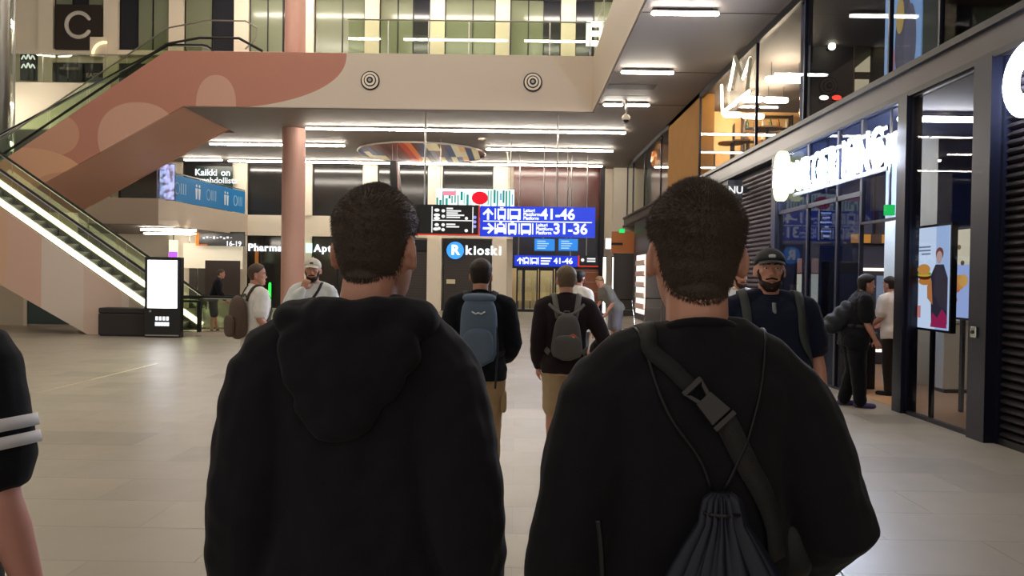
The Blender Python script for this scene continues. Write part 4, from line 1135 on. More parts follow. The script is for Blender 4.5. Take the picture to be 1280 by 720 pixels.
t, W, Hh = side_screen('tall lit advert screen showing a burger and a dark-dressed figure', 1142, 1187, 284, 411, XR + .14, emis('advert_pale', '#dfeaf4', 1.1))
X_ = -.009
MB().box((X_, -W, 0), (-.008, -W * .3, Hh)).build('picture_shape', emis('pic_ltblue', '#b7cdea', 1.0), t)
burger(t, X_, W * .28, Hh * .52, .3)
# figure: hair, face, dark coat with coloured flames
for (y, z, ry, rz, c, k) in ((-.5, .735, .085, .075, '#8a4238', 1), (-.5, .70, .062, .075, '#d9a79a', 2)):
    MB().disc((X_ - .003 * k, y * W, z * Hh), ry, 'x', .003, 18, r2=rz).build('picture_shape', emis('pic_' + c, c, .9), t)
MB().prism([(-.95 * W, .06 * Hh), (-.12 * W, .06 * Hh), (-.05 * W, .52 * Hh), (-.3 * W, .63 * Hh), (-.72 * W, .63 * Hh), (-.95 * W, .5 * Hh)], 'x', X_ - .004, X_).build('picture_shape', emis('pic_coat', '#3a3440', .9), t)
MB().prism([(-.18 * W, .24 * Hh), (.1 * W, .30 * Hh), (.12 * W, .42 * Hh), (-.1 * W, .48 * Hh)], 'x', X_ - .008, X_ - .004).build('picture_shape', emis('pic_sleeve', '#d88a4a', .9), t)
MB().prism([(-.95 * W, .02 * Hh), (-.1 * W, .02 * Hh), (-.2 * W, .16 * Hh), (-.45 * W, .11 * Hh), (-.7 * W, .2 * Hh), (-.95 * W, .14 * Hh)], 'x', X_ - .008, X_ - .004).build('picture_shape', emis('pic_flame', '#b02a58', .9), t)
for j in range(3): MB().box((X_ - .003, W * .0, Hh * (.80 - .035 * j)), (X_, W * (.8 - .3 * (j == 2)), Hh * (.80 - .035 * j) + .018)).build('text_line', emis('pic_grey', '#8a94a4', .8), t)
MB().box((X_ - .003, W * .5, Hh * .1), (X_, W * .75, Hh * .22)).build('picture_shape', emis('pic_redlogo', '#e08a80', 1.0), t)
MB().box((.02, -.03, -t.location.z), (.06, .03, -.03)).build('stand', M_dark, t)
t, W, Hh = side_screen('cream and blue advert screen half hidden behind the tall burger advert', 1186, 1217, 287, 397, XR + .75, emis('advert_cream', '#ecdcb4', .95))
MB().box((-.012, -W, 0), (-.008, W, Hh * .6)).build('picture_shape', emis('pic_pblue', '#b4c4ea', .95), t)
for (y, z, r, c) in ((0, .4, .12, '#e8a050'), (.2, .34, .08, '#d87a48'), (-.3, .42, .1, '#f0b860'), (.1, .8, .04, '#8a6a4a'), (-.2, .62, .04, '#6a5a4a'), (.3, .2, .04, '#d0705a')):
    MB().disc((-.016, y * W, z * Hh), r, 'x', .004, 16, r2=r * .8).build('picture_shape', emis('pic2_' + c, c, .9), t)
MB().box((.02, -.03, -t.location.z), (.06, .03, -.03)).build('stand', M_dark, t)

# ---- illuminated letters along the front ----
M_bk = emis('restaurant_letters', '#d6e3ff', 120.0)
ya, yb_ = at_x(987, 220, XR - .12).y, at_x(1103, 185, XR - .12).y
zc_ = (at_x(1090, 165, XR - .12).z + at_x(1090, 213, XR - .12).z) / 2
t = thing('restaurant_sign', 'row of glowing white letters with a bun emblem below the grey beam', 'sign', (XR - .12, (ya + yb_) / 2, zc_))
size = .74
objs = []; x = 0
for ch in 'BURGER KING':
    if ch == ' ': x += .2; continue
    o = text_mesh('letter', ch, size, M_bk, t, face_left((0, 0, 0)), extrude=.008, bold=.008, align='LEFT')
    ys = [v.co.y for v in o.data.vertices]; w = max(ys) - min(ys)
    objs.append((o, x + max(ys) * 0, w, max(ys))); x += w + .085
tot = x - .085; span = ya - yb_
for o, xo, w, my in objs:
    o.scale = (1, span / tot, 1)
    o.location = (0, (span / 2 - (xo / tot) * span) - my * span / tot, 0)
MB().box((.06, -span / 2, -.3), (.08, span / 2, -.24)).box((.06, -span / 2, .24), (.08, span / 2, .3)).build('mounting_rail', M_dark, t)
le = at_x(977, 221, XR - .12); lz = le.z - zc_
ly = le.y - (ya + yb_) / 2
def half_bun(z0, z1, up):
    pts = []
    for i in range(13):
        a = math.pi * i / 12; pts.append((ly + .31 * math.cos(a), (z0 + (z1 - z0) * math.sin(a)) ))
    return pts
MB().prism(half_bun(lz + .20, lz + .46, True), 'x', -.05, .05).build('emblem', emis('bun_yellow', '#f6ffb4', 3.0), t)
MB().prism(half_bun(lz - .20, lz - .44, False), 'x', -.05, .05).build('emblem', emis('bun_yellow', '#f6ffb4', 3.0), t)
MB().box((-.05, ly - .31, lz - .17), (.05, ly + .31, lz + .17)).build('emblem', M_bk, t)
# mounting slats behind the letters
zt0 = at_x(1090, 218, XR).z
for i in range(8):
    pass
# round glowing letter over the near shutter
cc = at_x(1285, 98, XR - .1)
t = thing('lit_letter', 'large glowing white round letter C above the dark ribbed shutter', 'sign', tuple(cc))
rC = 40 * cc.y / F
MB().tube([(0, rC * 1.02 * math.cos(q), rC * math.sin(q)) for q in [math.radians(-42 - 276 + 276 * i / 30 + 0) + math.pi for i in range(31)]], .06, 10, ref=(1, 0, 0), flat=.6).build('outer_ring', emis('c_white', '#dde6ff', 60.0), t, smooth=True)
MB().tube([(.01, rC * .66 * math.cos(q), rC * .66 * math.sin(q)) for q in [math.radians(-42 - 276 + 276 * i / 30) + math.pi for i in range(31)]], .045, 10, ref=(1, 0, 0), flat=.6).build('inner_ring', emis('c_white', '#dde6ff', 60.0), t, smooth=True)
MB().box((.03, -.05, -rC), (.1, .05, rC)).build('bracket', M_dark, t)
# small projecting sign beside the far shutter
p = at_x(924, 238, XR - .1)
t = thing('blade_sign', 'small grey blade sign with white letters above the grey ribbed shutter', 'sign', (p.x - .08, p.y, p.z))
MB().box((-.17, 0, -.22), (.15, .06, .22)).build('board', mat('blade_grey', '#3a383c', .4), t)
text_mesh('lettering', 'NU', .22, M_sign_soft, t, face_cam((0, -.012, 0)), extrude=.005)
MB().box((.15, .02, -.05), (.32, .04, .05)).build('bracket', M_dark, t)

# ================================================================== UPPER CAFE ON THE RIGHT
Y_wd0, Y_wd1 = at_x(874, 180, XR).y, at_x(836, 190, XR).y
struct(MB().box((XR - .02, Y_wd0, FZ1 + .02), (XR + .4, Y_wd1, HC - .03)).build('wall_wood', mat('tan_wood_panel', '#a87a42', .85, var=.1, vscale=2, spec=.1)))
side_window(1.5, Y_wd0, FZ1 + .02, HC - .16, [4.5, 7.0, 9.4, at_x(1112, 40, XR).y, at_x(1005, 120, XR).y, 16.6], M_store, fw=.04)
side_window(Y_wd1, YW - 1.2, FZ1 + .02, HC - .16, [27.5, 31, 34], M_glass, fw=.05)
struct(MB().box((XR + .4, 24.0, FZ1), (XR + 5.2, 24.2, HC)).build('wall_back', mat('cafe_warm_wall', '#d8a96c', .6, var=.06, vscale=1)))
ds = at_y(1012, 80, 17.2)
struct(MB().box((ds.x, 17.2, FZ1), (XR + 5.2, 17.4, HC)).build('wall_back', mat('cafe_dark_wall', '#35302e', .6)))
struct(MB().box((XR + .1, -4, HC - .05), (XR + 5.2, YW - .2, HC - .01)).build('ceiling', mat('cafe_ceiling', '#4a433f', .7)))
M_pend = emis('pendant_warm', '#ffe0b0', 140.0)
for i, (x0, x1, y_, Y) in enumerate(((960, 1003, 99.5, 18.5), (930, 950, 124, 20.8), (958, 982, 125, 20.8), (907, 924, 143.5, 22.7), (931, 952, 145, 22.7))):
    p, q = at_y(x0, y_, Y), at_y(x1, y_, Y)
    t = thing('pendant_light', ['wide warm pendant tube near the cafe column', 'short warm pendant tube behind the neon sign', 'longer warm pendant tube beside the short one behind the neon sign', 'short warm pendant tube at the back wall of the cafe', 'longer warm pendant tube at the back wall of the cafe'][i], 'light', ((p.x + q.x) / 2, Y, p.z))
    L = (q.x - p.x) / 2
    MB().tube([(-L, 0, 0), (L, 0, 0)], .075, 8).build('tube', M_pend, t)
    for s in (-1, 1): MB().tube([(s * L * .8, 0, .05), (s * L * .8, 0, HC - .05 - p.z)], .008, 5).build('wire', M_dark, t)
# chrome column, lit doorway, lamp, banner
p = at_y(1007, 120, 14.2)
struct(MB().rings([[(p.x + .1 * math.cos(2 * math.pi * i / 16), 14.2 + .1 * math.sin(2 * math.pi * i / 16), z) for i in range(16)] for z in (FZ1, HC - .05)]).build('column', M_chrome))
t = panel('lit_doorway', 'warm lit doorway in the dark upper cafe wall', 'doorway', 1067, 1089, 40, 118, 17.1, mat('doorway_frame', '#6a5a44', .5), part='frame')
MB().prism([(-t['W'] * .9, t['H'] * .36), (t['W'] * .9, t['H'] * .36), (t['W'] * .9, t['H'] * .62), (-t['W'] * .2, t['H'] * .5), (-t['W'] * .9, t['H'] * .42)], 'y', -.02, 0).build('lit_wall', emis('warm_lit', '#e8d2a0', .7), t)
MB().box((-t['W'] * .9, -.02, 0), (t['W'] * .8, 0, t['H'] * .24)).build('lit_wall', emis('warm_lit', '#e8d2a0', .7), t)
p = at_y(1040, 58, 17.0)
t = thing('spotlight', 'small round bright spotlight on the dark cafe wall', 'light', tuple(p))
MB().ball((0, 0, 0), .075).build('bulb', emis('spot_warm', '#fff0c0', 14.0), t, smooth=True); MB().tube([(0, .05, 0), (0, .2, 0)], .05, 8).build('socket', M_dark, t)
# two small lit dots
for px, c in ((1046, 'red'), (1030, 'white')):
    p = at_y(px, 122, 17.05)
    t = thing('indicator_lamp', 'small %s indicator lamp on the dark cafe wall' % c, 'light', tuple(p))
    MB().ball((0, 0, 0), (.1, .05, .05)).build('bulb', emis('ind_' + c, '#ff3020' if c == 'red' else '#fff0d0', 4.0), t); MB().box((-.06, .04, -.05), (.06, .15, .05)).build('base', M_dark, t)
Xb = XR + .3
a, b = at_x(1106, 50, Xb), at_x(1151, 50, Xb)
zb = at_x(1118, 98, Xb).z
t = thing('poster_banner', 'tall light blue poster with a burger picture hanging in the upper window', 'poster', (Xb, (a.y + b.y) / 2, zb))
W = abs(a.y - b.y) / 2; Hh = HC - .2 - zb
MB().box((0, -W, 0), (.02, W, Hh)).build('sheet', mat('poster_blue', '#8fb4d8', .5, emit='#8fb4d8', strength=.5), t)
for (y, z, ry, rz, c, k) in ((-.1, .22, .3, .3, '#4a4654', 1), (-.45, .2, .2, .24, '#5a5260', 2), (.1, .4, .14, .12, '#d8b04a', 3), (.1, .68, .28, .1, '#7ab88a', 4), (.08, .66, .2, .06, '#d89a5a', 5), (.5, .12, .12, .1, '#c87a7a', 6), (.45, .92, .3, .05, '#d8d8e0', 7)):
    MB().disc((-.003 * k, y * W, z * Hh), ry * W * 1.6, 'x', .003, 18, r2=rz * Hh).build('picture_shape', mat('post_' + c, c, .5, emit=c, strength=.35), t)
MB().tube([(.01, -W, Hh), (.01, W, Hh)], .015, 6).build('rod', M_steel, t)
# neon letters fixed behind the glass
M_neon = emis('neon_cream', '#fff2d0', 3.5)
def neon(label, strokes, dim=()):
    pts = [[at_x(x, y, XR - .06) for x, y in s] for s in strokes]
    c = pts[0][0]
    t = thing('neon_letter', label, 'sign', tuple(c))
    for i, s in enumerate(pts):
        MB().tube([p - c for p in s], .05, 8, ref=(1, 0, 0), flat=.7).build('light_tube', emis('neon_dim', '#a89c80', .5) if i in dim else M_neon, t)
    mid = pts[0][0] - c
    MB().bar(mid, mid + Vector((.08, 0, 0)), .03).build('fixing', M_steel, t)
    return t
neon('cream neon letter M of slanting strokes in the upper cafe window', [[(911.5, 112), (919, 72)], [(919, 72), (928.5, 98)], [(928.5, 98), (938, 73)], [(938, 73), (934.5, 112)]], dim=(1, 3))
neon('cream neon angle below the letter M in the upper cafe window', [[(902, 107), (903, 141)], [(903, 141), (936.5, 114.5)]])
# bistro tables and chairs upstairs
M_ct = mat('cafe_wood', '#7a5636', .5); M_cb = mat('cafe_black', '#201b18', .5)
def cafe_chair(x, y, rz, lab):
    t = thing('cafe_chair', lab, 'chair', (x, y, FZ1), rz, 'upper cafe chairs')
    MB().box((-.2, -.2, .72), (.2, .2, .76)).build('seat', M_ct, t); MB().box((-.2, .17, .95), (.2, .2, 1.15)).build('backrest', M_ct, t)
    for sx_ in (-1, 1):
        MB().bar((sx_ * .18, -.18, 0), (sx_ * .17, -.17, .72), .03).build('leg', M_cb, t)
        MB().bar((sx_ * .18, .18, 0), (sx_ * .18, .185, 1.15), .03).build('leg', M_cb, t)
    MB().box((-.18, -.19, .3), (.18, -.17, .32)).build('foot_rail', M_cb, t)
    return t
for i, (x, y) in enumerate(((6.2, 20.0), (7.0, 21.6), (5.9, 22.2))):
    t = thing('cafe_table', 'high wooden bistro table in the upper cafe', 'table', (x, y, FZ1), 0, 'upper cafe tables')
    MB().disc((0, 0, 1.02), .36, 'z', .04, 20).build('table_top', M_ct, t); MB().tube([(0, 0, .03), (0, 0, 1.02)], .035, 8).build('leg', M_cb, t); MB().disc((0, 0, 0), .25, 'z', .03, 16).build('base', M_cb, t)
    for s in (-1, 1): cafe_chair(x + s * .62, y + .1, s * -1.4, 'high wooden cafe chair at a bistro table upstairs')
t = thing('bottle_shelf', 'dark open shelf with bottles against the warm cafe wall', 'shelf', (7.3, 23.6, FZ1))
for z in (.9, 1.3, 1.7, 2.05): MB().box((-.7, -.15, z), (.7, .15, z + .03)).build('shelf_board', M_cb, t)
for x in (-.7, .7): MB().box((x - .02, -.15, 0), (x + .02, .15, 2.1)).build('upright', M_cb, t)
rnd = random.Random(5)
for z in (.93, 1.33, 1.73):
    for i in range(6):
        o = tag(MB().rings([[(r * math.cos(2 * math.pi * k / 8), r * math.sin(2 * math.pi * k / 8), h) for k in range(8)] for r, h in ((.045, 0), (.045, .16), (.018, .21), (.018, .27))]).build('bottle', mat('bottle_%d' % (i % 3), ['#3a5a3a', '#8a5a2a', '#c9c0b0'][i % 3], .2), None, True, loc=(7.3 - .58 + .23 * i, 23.6, FZ1 + z)), 'small %s bottle on the dark shelf upstairs' % ['green', 'amber', 'pale'][i % 3], 'bottle', 'cafe shelf bottles %s' % ['green', 'amber', 'pale'][i % 3])
# copper pendant in the far upper window
p = at_y(803, 196, 29.0)
t = thing('copper_lamp', 'crumpled copper pendant lamp in the upper window past the wood panel', 'lamp', (max(p.x, XR + .25), 29.0, p.z))
rnd = random.Random(3)
mb = MB(); mb.ball((0, 0, 0), (.3, .3, .5), 14, 10)
mb.v = [tuple(Vector(v) * (1 + .35 * (noise.noise(Vector(v) * 5)))) for v in mb.v]
mb.build('shade', mat('copper', '#c87a4a', .2, .9, emit='#ff9a4a', strength=.2), t); MB().tube([(0, 0, .5), (0, 0, HC - .05 - p.z)], .012, 6).build('cord', M_dark, t)

# ---- shop front at the end of the right side ----
YQ = 34.5
def endp(name, px0, px1, py0, py1, m, Y=YQ, base=False):
    a, b = at_y(px0, py1, Y), at_y(px1, py0, Y)
    return struct(MB().box((a.x, Y, 0 if base else a.z), (b.x, Y + .3, b.z)).build(name, m))
endp('wall_grey', 767, 806, 317, 385, mat('grey_cladding', '#4a4642', .5), base=True)
endp('wall_copper', 765, 812, 290, 316, mat('copper_band', '#b06a3c', .3, .4, var=.2, vscale=2, emit='#b06a3c', strength=.18))
for px0, px1, lab in ((753, 757.5, 'tall white light tube beside the entrance'), (764.5, 767, 'slim white light tube at the grey cladding')):
    a, b = at_y(px0, 388, YQ - .1), at_y(px1, 320, YQ - .1)
    t = thing('light_column', lab, 'light', ((a.x + b.x) / 2, YQ - .1, 0))
    MB().box((-(b.x - a.x) / 2 - .03, 0, 0), ((b.x - a.x) / 2 + .03, .08, b.z)).build('housing', M_dark, t)
    MB().box((-(b.x - a.x) / 2, -.03, .12), ((b.x - a.x) / 2, 0, b.z - .05)).build('diffuser', emis('tube_white', '#fff4e6', 3.0), t)
t = panel('light_box', 'small white square light box beside the dark entrance post', 'sign', 757, 764, 298, 311, YQ - .3, emis('box_white', '#ffffff', 2.2), part='light_panel')
MB().box((t['W'] - .05, .05, t['H'] * .4), (t['W'] + .5, .32, t['H'] * .6)).build('bracket', M_dark, t)
t = panel('exit_sign', 'small green exit sign on the copper band', 'sign', 774, 781, 286, 291, YQ - .1, emis('exit_green', '#2fd060', 1.3), part='light_box')
MB().box((-t['W'], .05, 0), (t['W'], .1, t['H'])).build('bracket', M_dark, t)
a = at_x(795, 360, XR - .02); b = at_x(806, 360, XR - .02)
t = thing('shop_window_display', 'bright pinkish lit shop window display beside the grey cladding', 'display', (XR - .02, (a.y + b.y) / 2, .25))
W = abs(a.y - b.y) / 2
MB().box((0, -W, 0), (.02, W, 2.3)).build('lit_panel', emis('display_blush', '#ffe2d4', 1.5), t)
for j in range(5):
    MB().box((-.08, -W, .2 + .42 * j), (0, W, .23 + .42 * j)).build('shelf_board', M_steel, t)
    MB().box((-.06, -W * .9, .23 + .42 * j), (-.01, W * .9, .4 + .42 * j)).build('goods_row', mat('goods_%d' % (j % 3), ['#e0b8a8', '#d9c4b4', '#e8d4c8'][j % 3], .5), t)

# ---- luggage carts by the end shop ----
def cart(px, py, rz, lab):
    p = on_floor(px, py)
    t = thing('luggage_cart', lab, 'cart', (p.x, p.y, 0), rz)
    w = .27
    for sx_ in (-1, 1):
        MB().tube([(sx_ * w, -.45, .16), (sx_ * w, .35, .16), (sx_ * w, .45, .55), (sx_ * w, .55, 1.0)], .016, 6).build('side_frame', M_chrome, t)
        for yy in (-.4, .35):
            o = MB().disc((sx_ * w - .015, yy, .065), .065, 'x', .03, 14).build('wheel', M_rubber, t)
            MB().box((sx_ * w - .02, yy - .015, .06), (sx_ * w + .02, yy + .015, .16)).build('caster_fork', M_steel, t)
    MB().tube([(-w, .55, 1.0), (w, .55, 1.0)], .02, 8).build('handle', M_rubber, t)
    for yy in (-.45, -.2, .05, .3): MB().tube([(-w, yy, .16), (w, yy, .16)], .01, 6).build('cross_bar', M_chrome, t)
    MB().tube([(-w, .48, .7), (w, .48, .7)], .01, 6).build('cross_bar', M_chrome, t)
    return t
cart(794, 418, .5, 'chrome luggage cart beside the man bending in grey shorts')
cart(812, 413, -.4, 'chrome luggage cart standing nearer the bright shop window')
# ================================================================== PEOPLE
SKIN = mat('skin', '#c48a70', 0.5, var=.08, vscale=14, bump=.05, bscale=90)
SKIN2 = mat('skin_fair', '#c9917a', 0.5, var=.10, vscale=9, bump=.05, bscale=90)
M_eye = mat('eye_white', '#e8e2da', .25); M_iris = mat('iris', '#2a1c14', .2); M_lip = mat('lip', '#a85f55', .45)
TORSO = [(.86, 0, .10, .09), (.90, -.005, .165, .115), (.97, -.012, .172, .125), (1.05, -.005, .158, .112), (1.13, 0, .148, .105), (1.22, 0, .155, .11),
         (1.32, 0, .170, .12), (1.40, -.005, .180, .118), (1.455, -.012, .172, .100), (1.49, -.018, .125, .080), (1.525, -.02, .072, .064), (1.552, -.022, .062, .058)]
HEADR = [(-.006, .066, .036, .018), (.006, .082, .008, .034), (.03, .088, -.036, .053), (.06, .087, -.068, .0645), (.09, .085, -.085, .0705), (.12, .084, -.094, .0745),
         (.15, .090, -.099, .0765), (.175, .090, -.097, .0765), (.195, .079, -.085, .069), (.212, .062, -.069, .056), (.226, .038, -.045, .037), (.234, .016, -.022, .018), (.236, .003, -.008, .005)]
def head_rows(n=30):
    z = np.array([r[0] for r in HEADR]); zz = []
    ts = np.linspace(0, 1, n)
    zz = z[0] + (z[-1] - z[0]) * (0.5 - 0.5 * np.cos(np.pi * ts))
    out = []
    for q in zz:
        out.append((q,) + tuple(np.interp(q, z, [r[k] for r in HEADR]) for k in (1, 2, 3)))
    return out
def head_ring(row, seg, disp=None):
    q, f, b, w = row; c = (f + b) / 2; d = (f - b) / 2
    pts = []
    for i in range(seg):
        a = 2 * math.pi * i / seg           # 0 = front (+y)
        sx_, cy_ = math.sin(a), math.cos(a)
        e = 2 / 2.25
        x = w * math.copysign(abs(sx_) ** e, sx_); y = d * math.copysign(abs(cy_) ** e, cy_)
        p = Vector((x, c + y, q))
        if disp is not None:
            n = Vector((x / .0059, y / .0090, (q - .11) / .0156)).normalized()
            p = p + n * disp(a if a <= math.pi else 2 * math.pi - a, q, n.z)
        pts.append(p)
    return pts
def sstep(a, b, x):
    t = min(1, max(0, (x - a) / (b - a))); return t * t * (3 - 2 * t)
def hairline(phi, nape=.03, front=.192):
    d = math.degrees(phi)
    return float(np.interp(d, [0, 35, 60, 78, 90, 100, 110, 124, 180], [front, front - .008, .165, .135, .128, .128, .075, nape + .012, nape]))

def voxel_mesh(name, mb, vox, smooth=4, wrinkle=0.0, wscale=9.0, material=None, seed=0, lam=.5):
    me = mb.mesh('tmp'); o = bpy.data.objects.new('tmp', me); col.objects.link(o)
    r = o.modifiers.new('r', 'REMESH'); r.mode = 'VOXEL'; r.voxel_size = vox; r.use_smooth_shade = True
    if smooth:
        s = o.modifiers.new('s', 'SMOOTH'); s.factor = lam; s.iterations = smooth
    bpy.context.view_layer.update()
    ev = o.evaluated_get(bpy.context.evaluated_depsgraph_get())
    out = bpy.data.meshes.new_from_object(ev); out.name = name
    bpy.data.objects.remove(o); bpy.data.meshes.remove(me)
    if wrinkle:
        nv = len(out.vertices)
        co = np.empty(nv * 3); no = np.empty(nv * 3)
        out.vertices.foreach_get('co', co); out.vertices.foreach_get('normal', no)
        co = co.reshape(-1, 3); no = no.reshape(-1, 3)
        off = Vector((seed * 3.1, seed * 1.7, seed))
        d = np.array([noise.noise(Vector((c[0] * wscale, c[1] * wscale, c[2] * wscale * .55 + c[0] * wscale * .5)) + off) + .5 * noise.noise(Vector(c) * wscale * 2.3 + off) for c in co])
        co = co + no * (d * wrinkle)[:, None]
        out.vertices.foreach_set('co', co.ravel()); out.update()
    out.materials.clear()
    if material: out.materials.append(material)
    out.polygons.foreach_set('use_smooth', [True] * len(out.polygons))
    return out
def mesh_obj(name, me, parent):
    o = bpy.data.objects.new(name, me); col.objects.link(o); o.parent = parent; return o

def hand(mb, wr, d, across, nrm, curl=.35, s=1.0, side=1):
    """palm, four unequal bent fingers and a thumb leaving the side of the palm"""
    wr = Vector(wr); d = Vector(d).normalized(); nrm = Vector(nrm); nrm = (nrm - d * nrm.dot(d)).normalized(); across = d.cross(nrm).normalized() * side
    k = wr + d * .09 * s
    mb.tube([wr - d * .01, wr + d * .03 * s, k], [.026 * s, .038 * s, .041 * s], 10, ref=nrm, flat=.42)
    for off, ln in ((-.030, .068), (-.0105, .078), (.0105, .074), (.030, .058)):
        p = k + across * (-off) * s - d * .006; a = curl * .5; pts = [p - d * .02]; q = p; dd = d
        for seg in (.45, .32, .23):
            dd = (d * math.cos(a) + nrm * math.sin(a)); q = q + dd * ln * seg * s; pts.append(q); a += curl * 1.1
        mb.tube(pts, [.0098 * s, .0095 * s, .0088 * s, .0072 * s], 8)
    p = wr + d * .025 * s + across * .03 * s
    t1 = (d * .55 + across * .75 + nrm * .25).normalized(); t2 = (d * .85 + across * .25 + nrm * .45).normalized()
    mb.tube([p - across * .012, p + t1 * .035 * s, p + t1 * .035 * s + t2 * .03 * s, p + t1 * .035 * s + t2 * .055 * s], [.014 * s, .012 * s, .0105 * s, .008 * s], 8)

def person(label, loc, rz, h=1.78, pose=None, build=1.0, belly=0.0, vox=.009, skin=None, hair=('#2c211b', .016, .006), top=None, bottom=None, shoes='#202020',
           beard=None, cap=None, nape=.03, strands=0, group=None, faces=True, nape_low=-.012):
    P = pose or {}
    s = h / 1.8
    lean = P.get('lean', 0.0); pv = Vector((0, 0, .95))
    twist = P.get('twist', 0.0)
    R = Matrix.Rotation(-lean, 3, 'X') @ Matrix.Rotation(twist, 3, 'Z')
    up = lambda p: (pv + R @ (Vector(p) - pv)) * s if Vector(p).z > .93 or True else Vector(p) * s
    lo = lambda p: Vector(p) * s
    root = thing('person', label, 'person', (loc[0], loc[1], P.get('z', 0.0)), rz, group)
    J = {}
    w = build
    for sd, n in ((1, 'r'), (-1, 'l')):
        J[n + '_sh'] = up((sd * .185 * w, -.012, 1.448 + P.get('shrug', 0)))
        J[n + '_el'] = up(P.get(n + '_el', (sd * (.185 * w + .055), -.03, 1.155)))
        J[n + '_wr'] = up(P.get(n + '_wr', (sd * (.185 * w + .062), .045, .905)))
        J[n + '_hip'] = lo((sd * .092 * w, 0, .93))
        J[n + '_kn'] = lo(P.get(n + '_kn', (sd * .10 * w, .02, .50)))
        J[n + '_an'] = lo(P.get(n + '_an', (sd * .105 * w, -.01, .085)))
        J[n + '_toe'] = lo(P.get(n + '_toe', tuple(Vector(P.get(n + '_an', (sd * .105 * w, -.01, .085))) + Vector((sd * .02, .17, -.06)))))
    hyaw, hpit, hroll = P.get('yaw', 0.0), P.get('nod', 0.0), P.get('roll', 0.0)
    hb = up((0, .005, 1.564)) if not P.get('head_at') else up(P['head_at'])
    HM = Matrix.Translation(hb) @ Matrix.Rotation(hyaw, 4, 'Z') @ Matrix.Rotation(-hpit, 4, 'X') @ Matrix.Rotation(hroll, 4, 'Y') @ Matrix.Scale(s * P.get('head_scale', 1.0), 4)
    hx = lambda p: HM @ Vector(p)
    def torso_rings(inf=0.0, boxy=0.0, z0=.85, z1=1.6, cut=None, dz=0.0):
        rs = []
        mxr = .176
        for (z, yc, rx, ry) in TORSO:
            if z < z0 - 1e-6 or z > z1 + 1e-6: continue
            k = 1.0 if z < 1.42 else max(0, 1 - (z - 1.42) / .1)
            rx2 = rx * (1 + (w - 1) * k); ry2 = ry * (1 + (w - 1) * .7 * k)
            bf = belly * math.exp(-((z - 1.10) / .14) ** 2)
            if z <= 1.36: rx2 = rx2 + (mxr * w - rx2) * boxy; ry2 = ry2 + (.122 * (1 + (w - 1) * .7) - ry2) * boxy
            ring = []
            for i in range(24):
                a = 2 * math.pi * i / 24; c_, s_ = math.cos(a), math.sin(a); e = 2 / 2.5
                x = (rx2 + inf + bf * .35) * math.copysign(abs(c_) ** e, c_); y = (ry2 + inf) * math.copysign(abs(s_) ** e, s_)
                if y > 0: y += bf
                ring.append(up((x, yc + y, z + dz)))
            rs.append(ring)
        return rs
    # ---- body: one continuous skin ----
    mb = MB()
    mb.rings(torso_rings())
    arm_r, fore_r, wr_r = .050 * (.6 + .4 * w), .043 * (.6 + .4 * w), .028
    for n, sd in (('r', 1), ('l', -1)):
        S, E, Wr = J[n + '_sh'], J[n + '_el'], J[n + '_wr']
        mb.tube([up((sd * .05, -.02, 1.51)), up((sd * .12 * w, -.018, 1.475)), S], [.05 * s, .056 * s, .06 * s], 12)
        mb.tube([S, S.lerp(E, .35), E], [.062 * s, (arm_r + .004) * s, .041 * s], 12)
        mb.tube([E, E.lerp(Wr, .3), Wr], [.042 * s, fore_r * s, wr_r * s], 12)
        hd = P.get(n + '_hand'); fd = R @ Vector(hd[0]) if hd else (Wr - E).normalized()
        pn = R @ Vector(hd[1]) if hd else Vector((-sd, .25, 0))
        hand(mb, Wr, fd, None, pn, hd[2] if hd else .35, s, side=-1 if sd > 0 else 1)
        H, K, A, T = J[n + '_hip'], J[n + '_kn'], J[n + '_an'], J[n + '_toe']
        mb.tube([H + Vector((0, 0, .02)), H.lerp(K, .3), K], [.088 * s * w, .08 * s * w, .055 * s], 12)
        mb.tube([K, K.lerp(A, .3) + Vector((0, -.012 * s, 0)), K.lerp(A, .75), A], [.054 * s, .056 * s, .038 * s, .036 * s], 12)
        fdv = (T - A); hl = A - Vector((fdv.x, fdv.y, 0)).normalized() * .05 * s + Vector((0, 0, -.045 * s))
        mb.tube([hl, A + Vector((0, 0, -.04 * s)) + fdv * .35, T], [.036 * s, .04 * s, .03 * s], 10, ref=(0, 0, 1), flat=.75)
    nk = up((0, -.022, 1.47))
    mb.tube([nk, nk.lerp(hx((0, -.022, .05)), .5), hx((0, -.018, .085))], [.066 * s, .060 * s, .058 * s], 14)
    rows = head_rows(30)
    mb.rings([[hx(p) for p in head_ring(r, 36)] for r in rows])
    mb.tube([hx((0, .082, .128)), hx((0, .094, .108)), hx((0, .106, .090)), hx((0, .092, .080))], [.008 * s, .0095 * s, .0125 * s, .009 * s], 8)
    for sd in (-1, 1):
        mb.ball(hx((sd * .012, .096, .085)), .009 * s, 8, 6)
        mb.tube([hx((sd * .014, .089, .138)), hx((sd * .048, .076, .138))], [.009 * s, .008 * s], 8)     # brow ridge
        mb.tube([hx((sd * .045, .070, .098)), hx((sd * .058, .045, .100))], [.014 * s, .012 * s], 8)    # cheek bone
        # ear: rim plus bowl, standing away from the head
        ear = [hx((sd * (.0745 + .012 * max(0, math.sin(a)) + .010 * (1 - math.cos(a)) * .3), -.004 - .017 * math.sin(a) * 1.15, .108 + .032 * math.cos(a))) for a in [math.radians(10 + 16 * i) for i in range(11)]]
        mb.tube(ear, .0062 * s, 7)
        mb.tube([hx((sd * .076, -.004, .13)), hx((sd * .080, -.011, .108)), hx((sd * .077, -.006, .086))], [.009 * s, .0115 * s, .008 * s], 8, ref=(R @ Vector((1, .4 * sd, 0))), flat=.55)
    mb.tube([hx((-.022, .084, .049)), hx((0, .090, .051)), hx((.022, .084, .049))], [.005 * s, .0075 * s, .005 * s], 8)
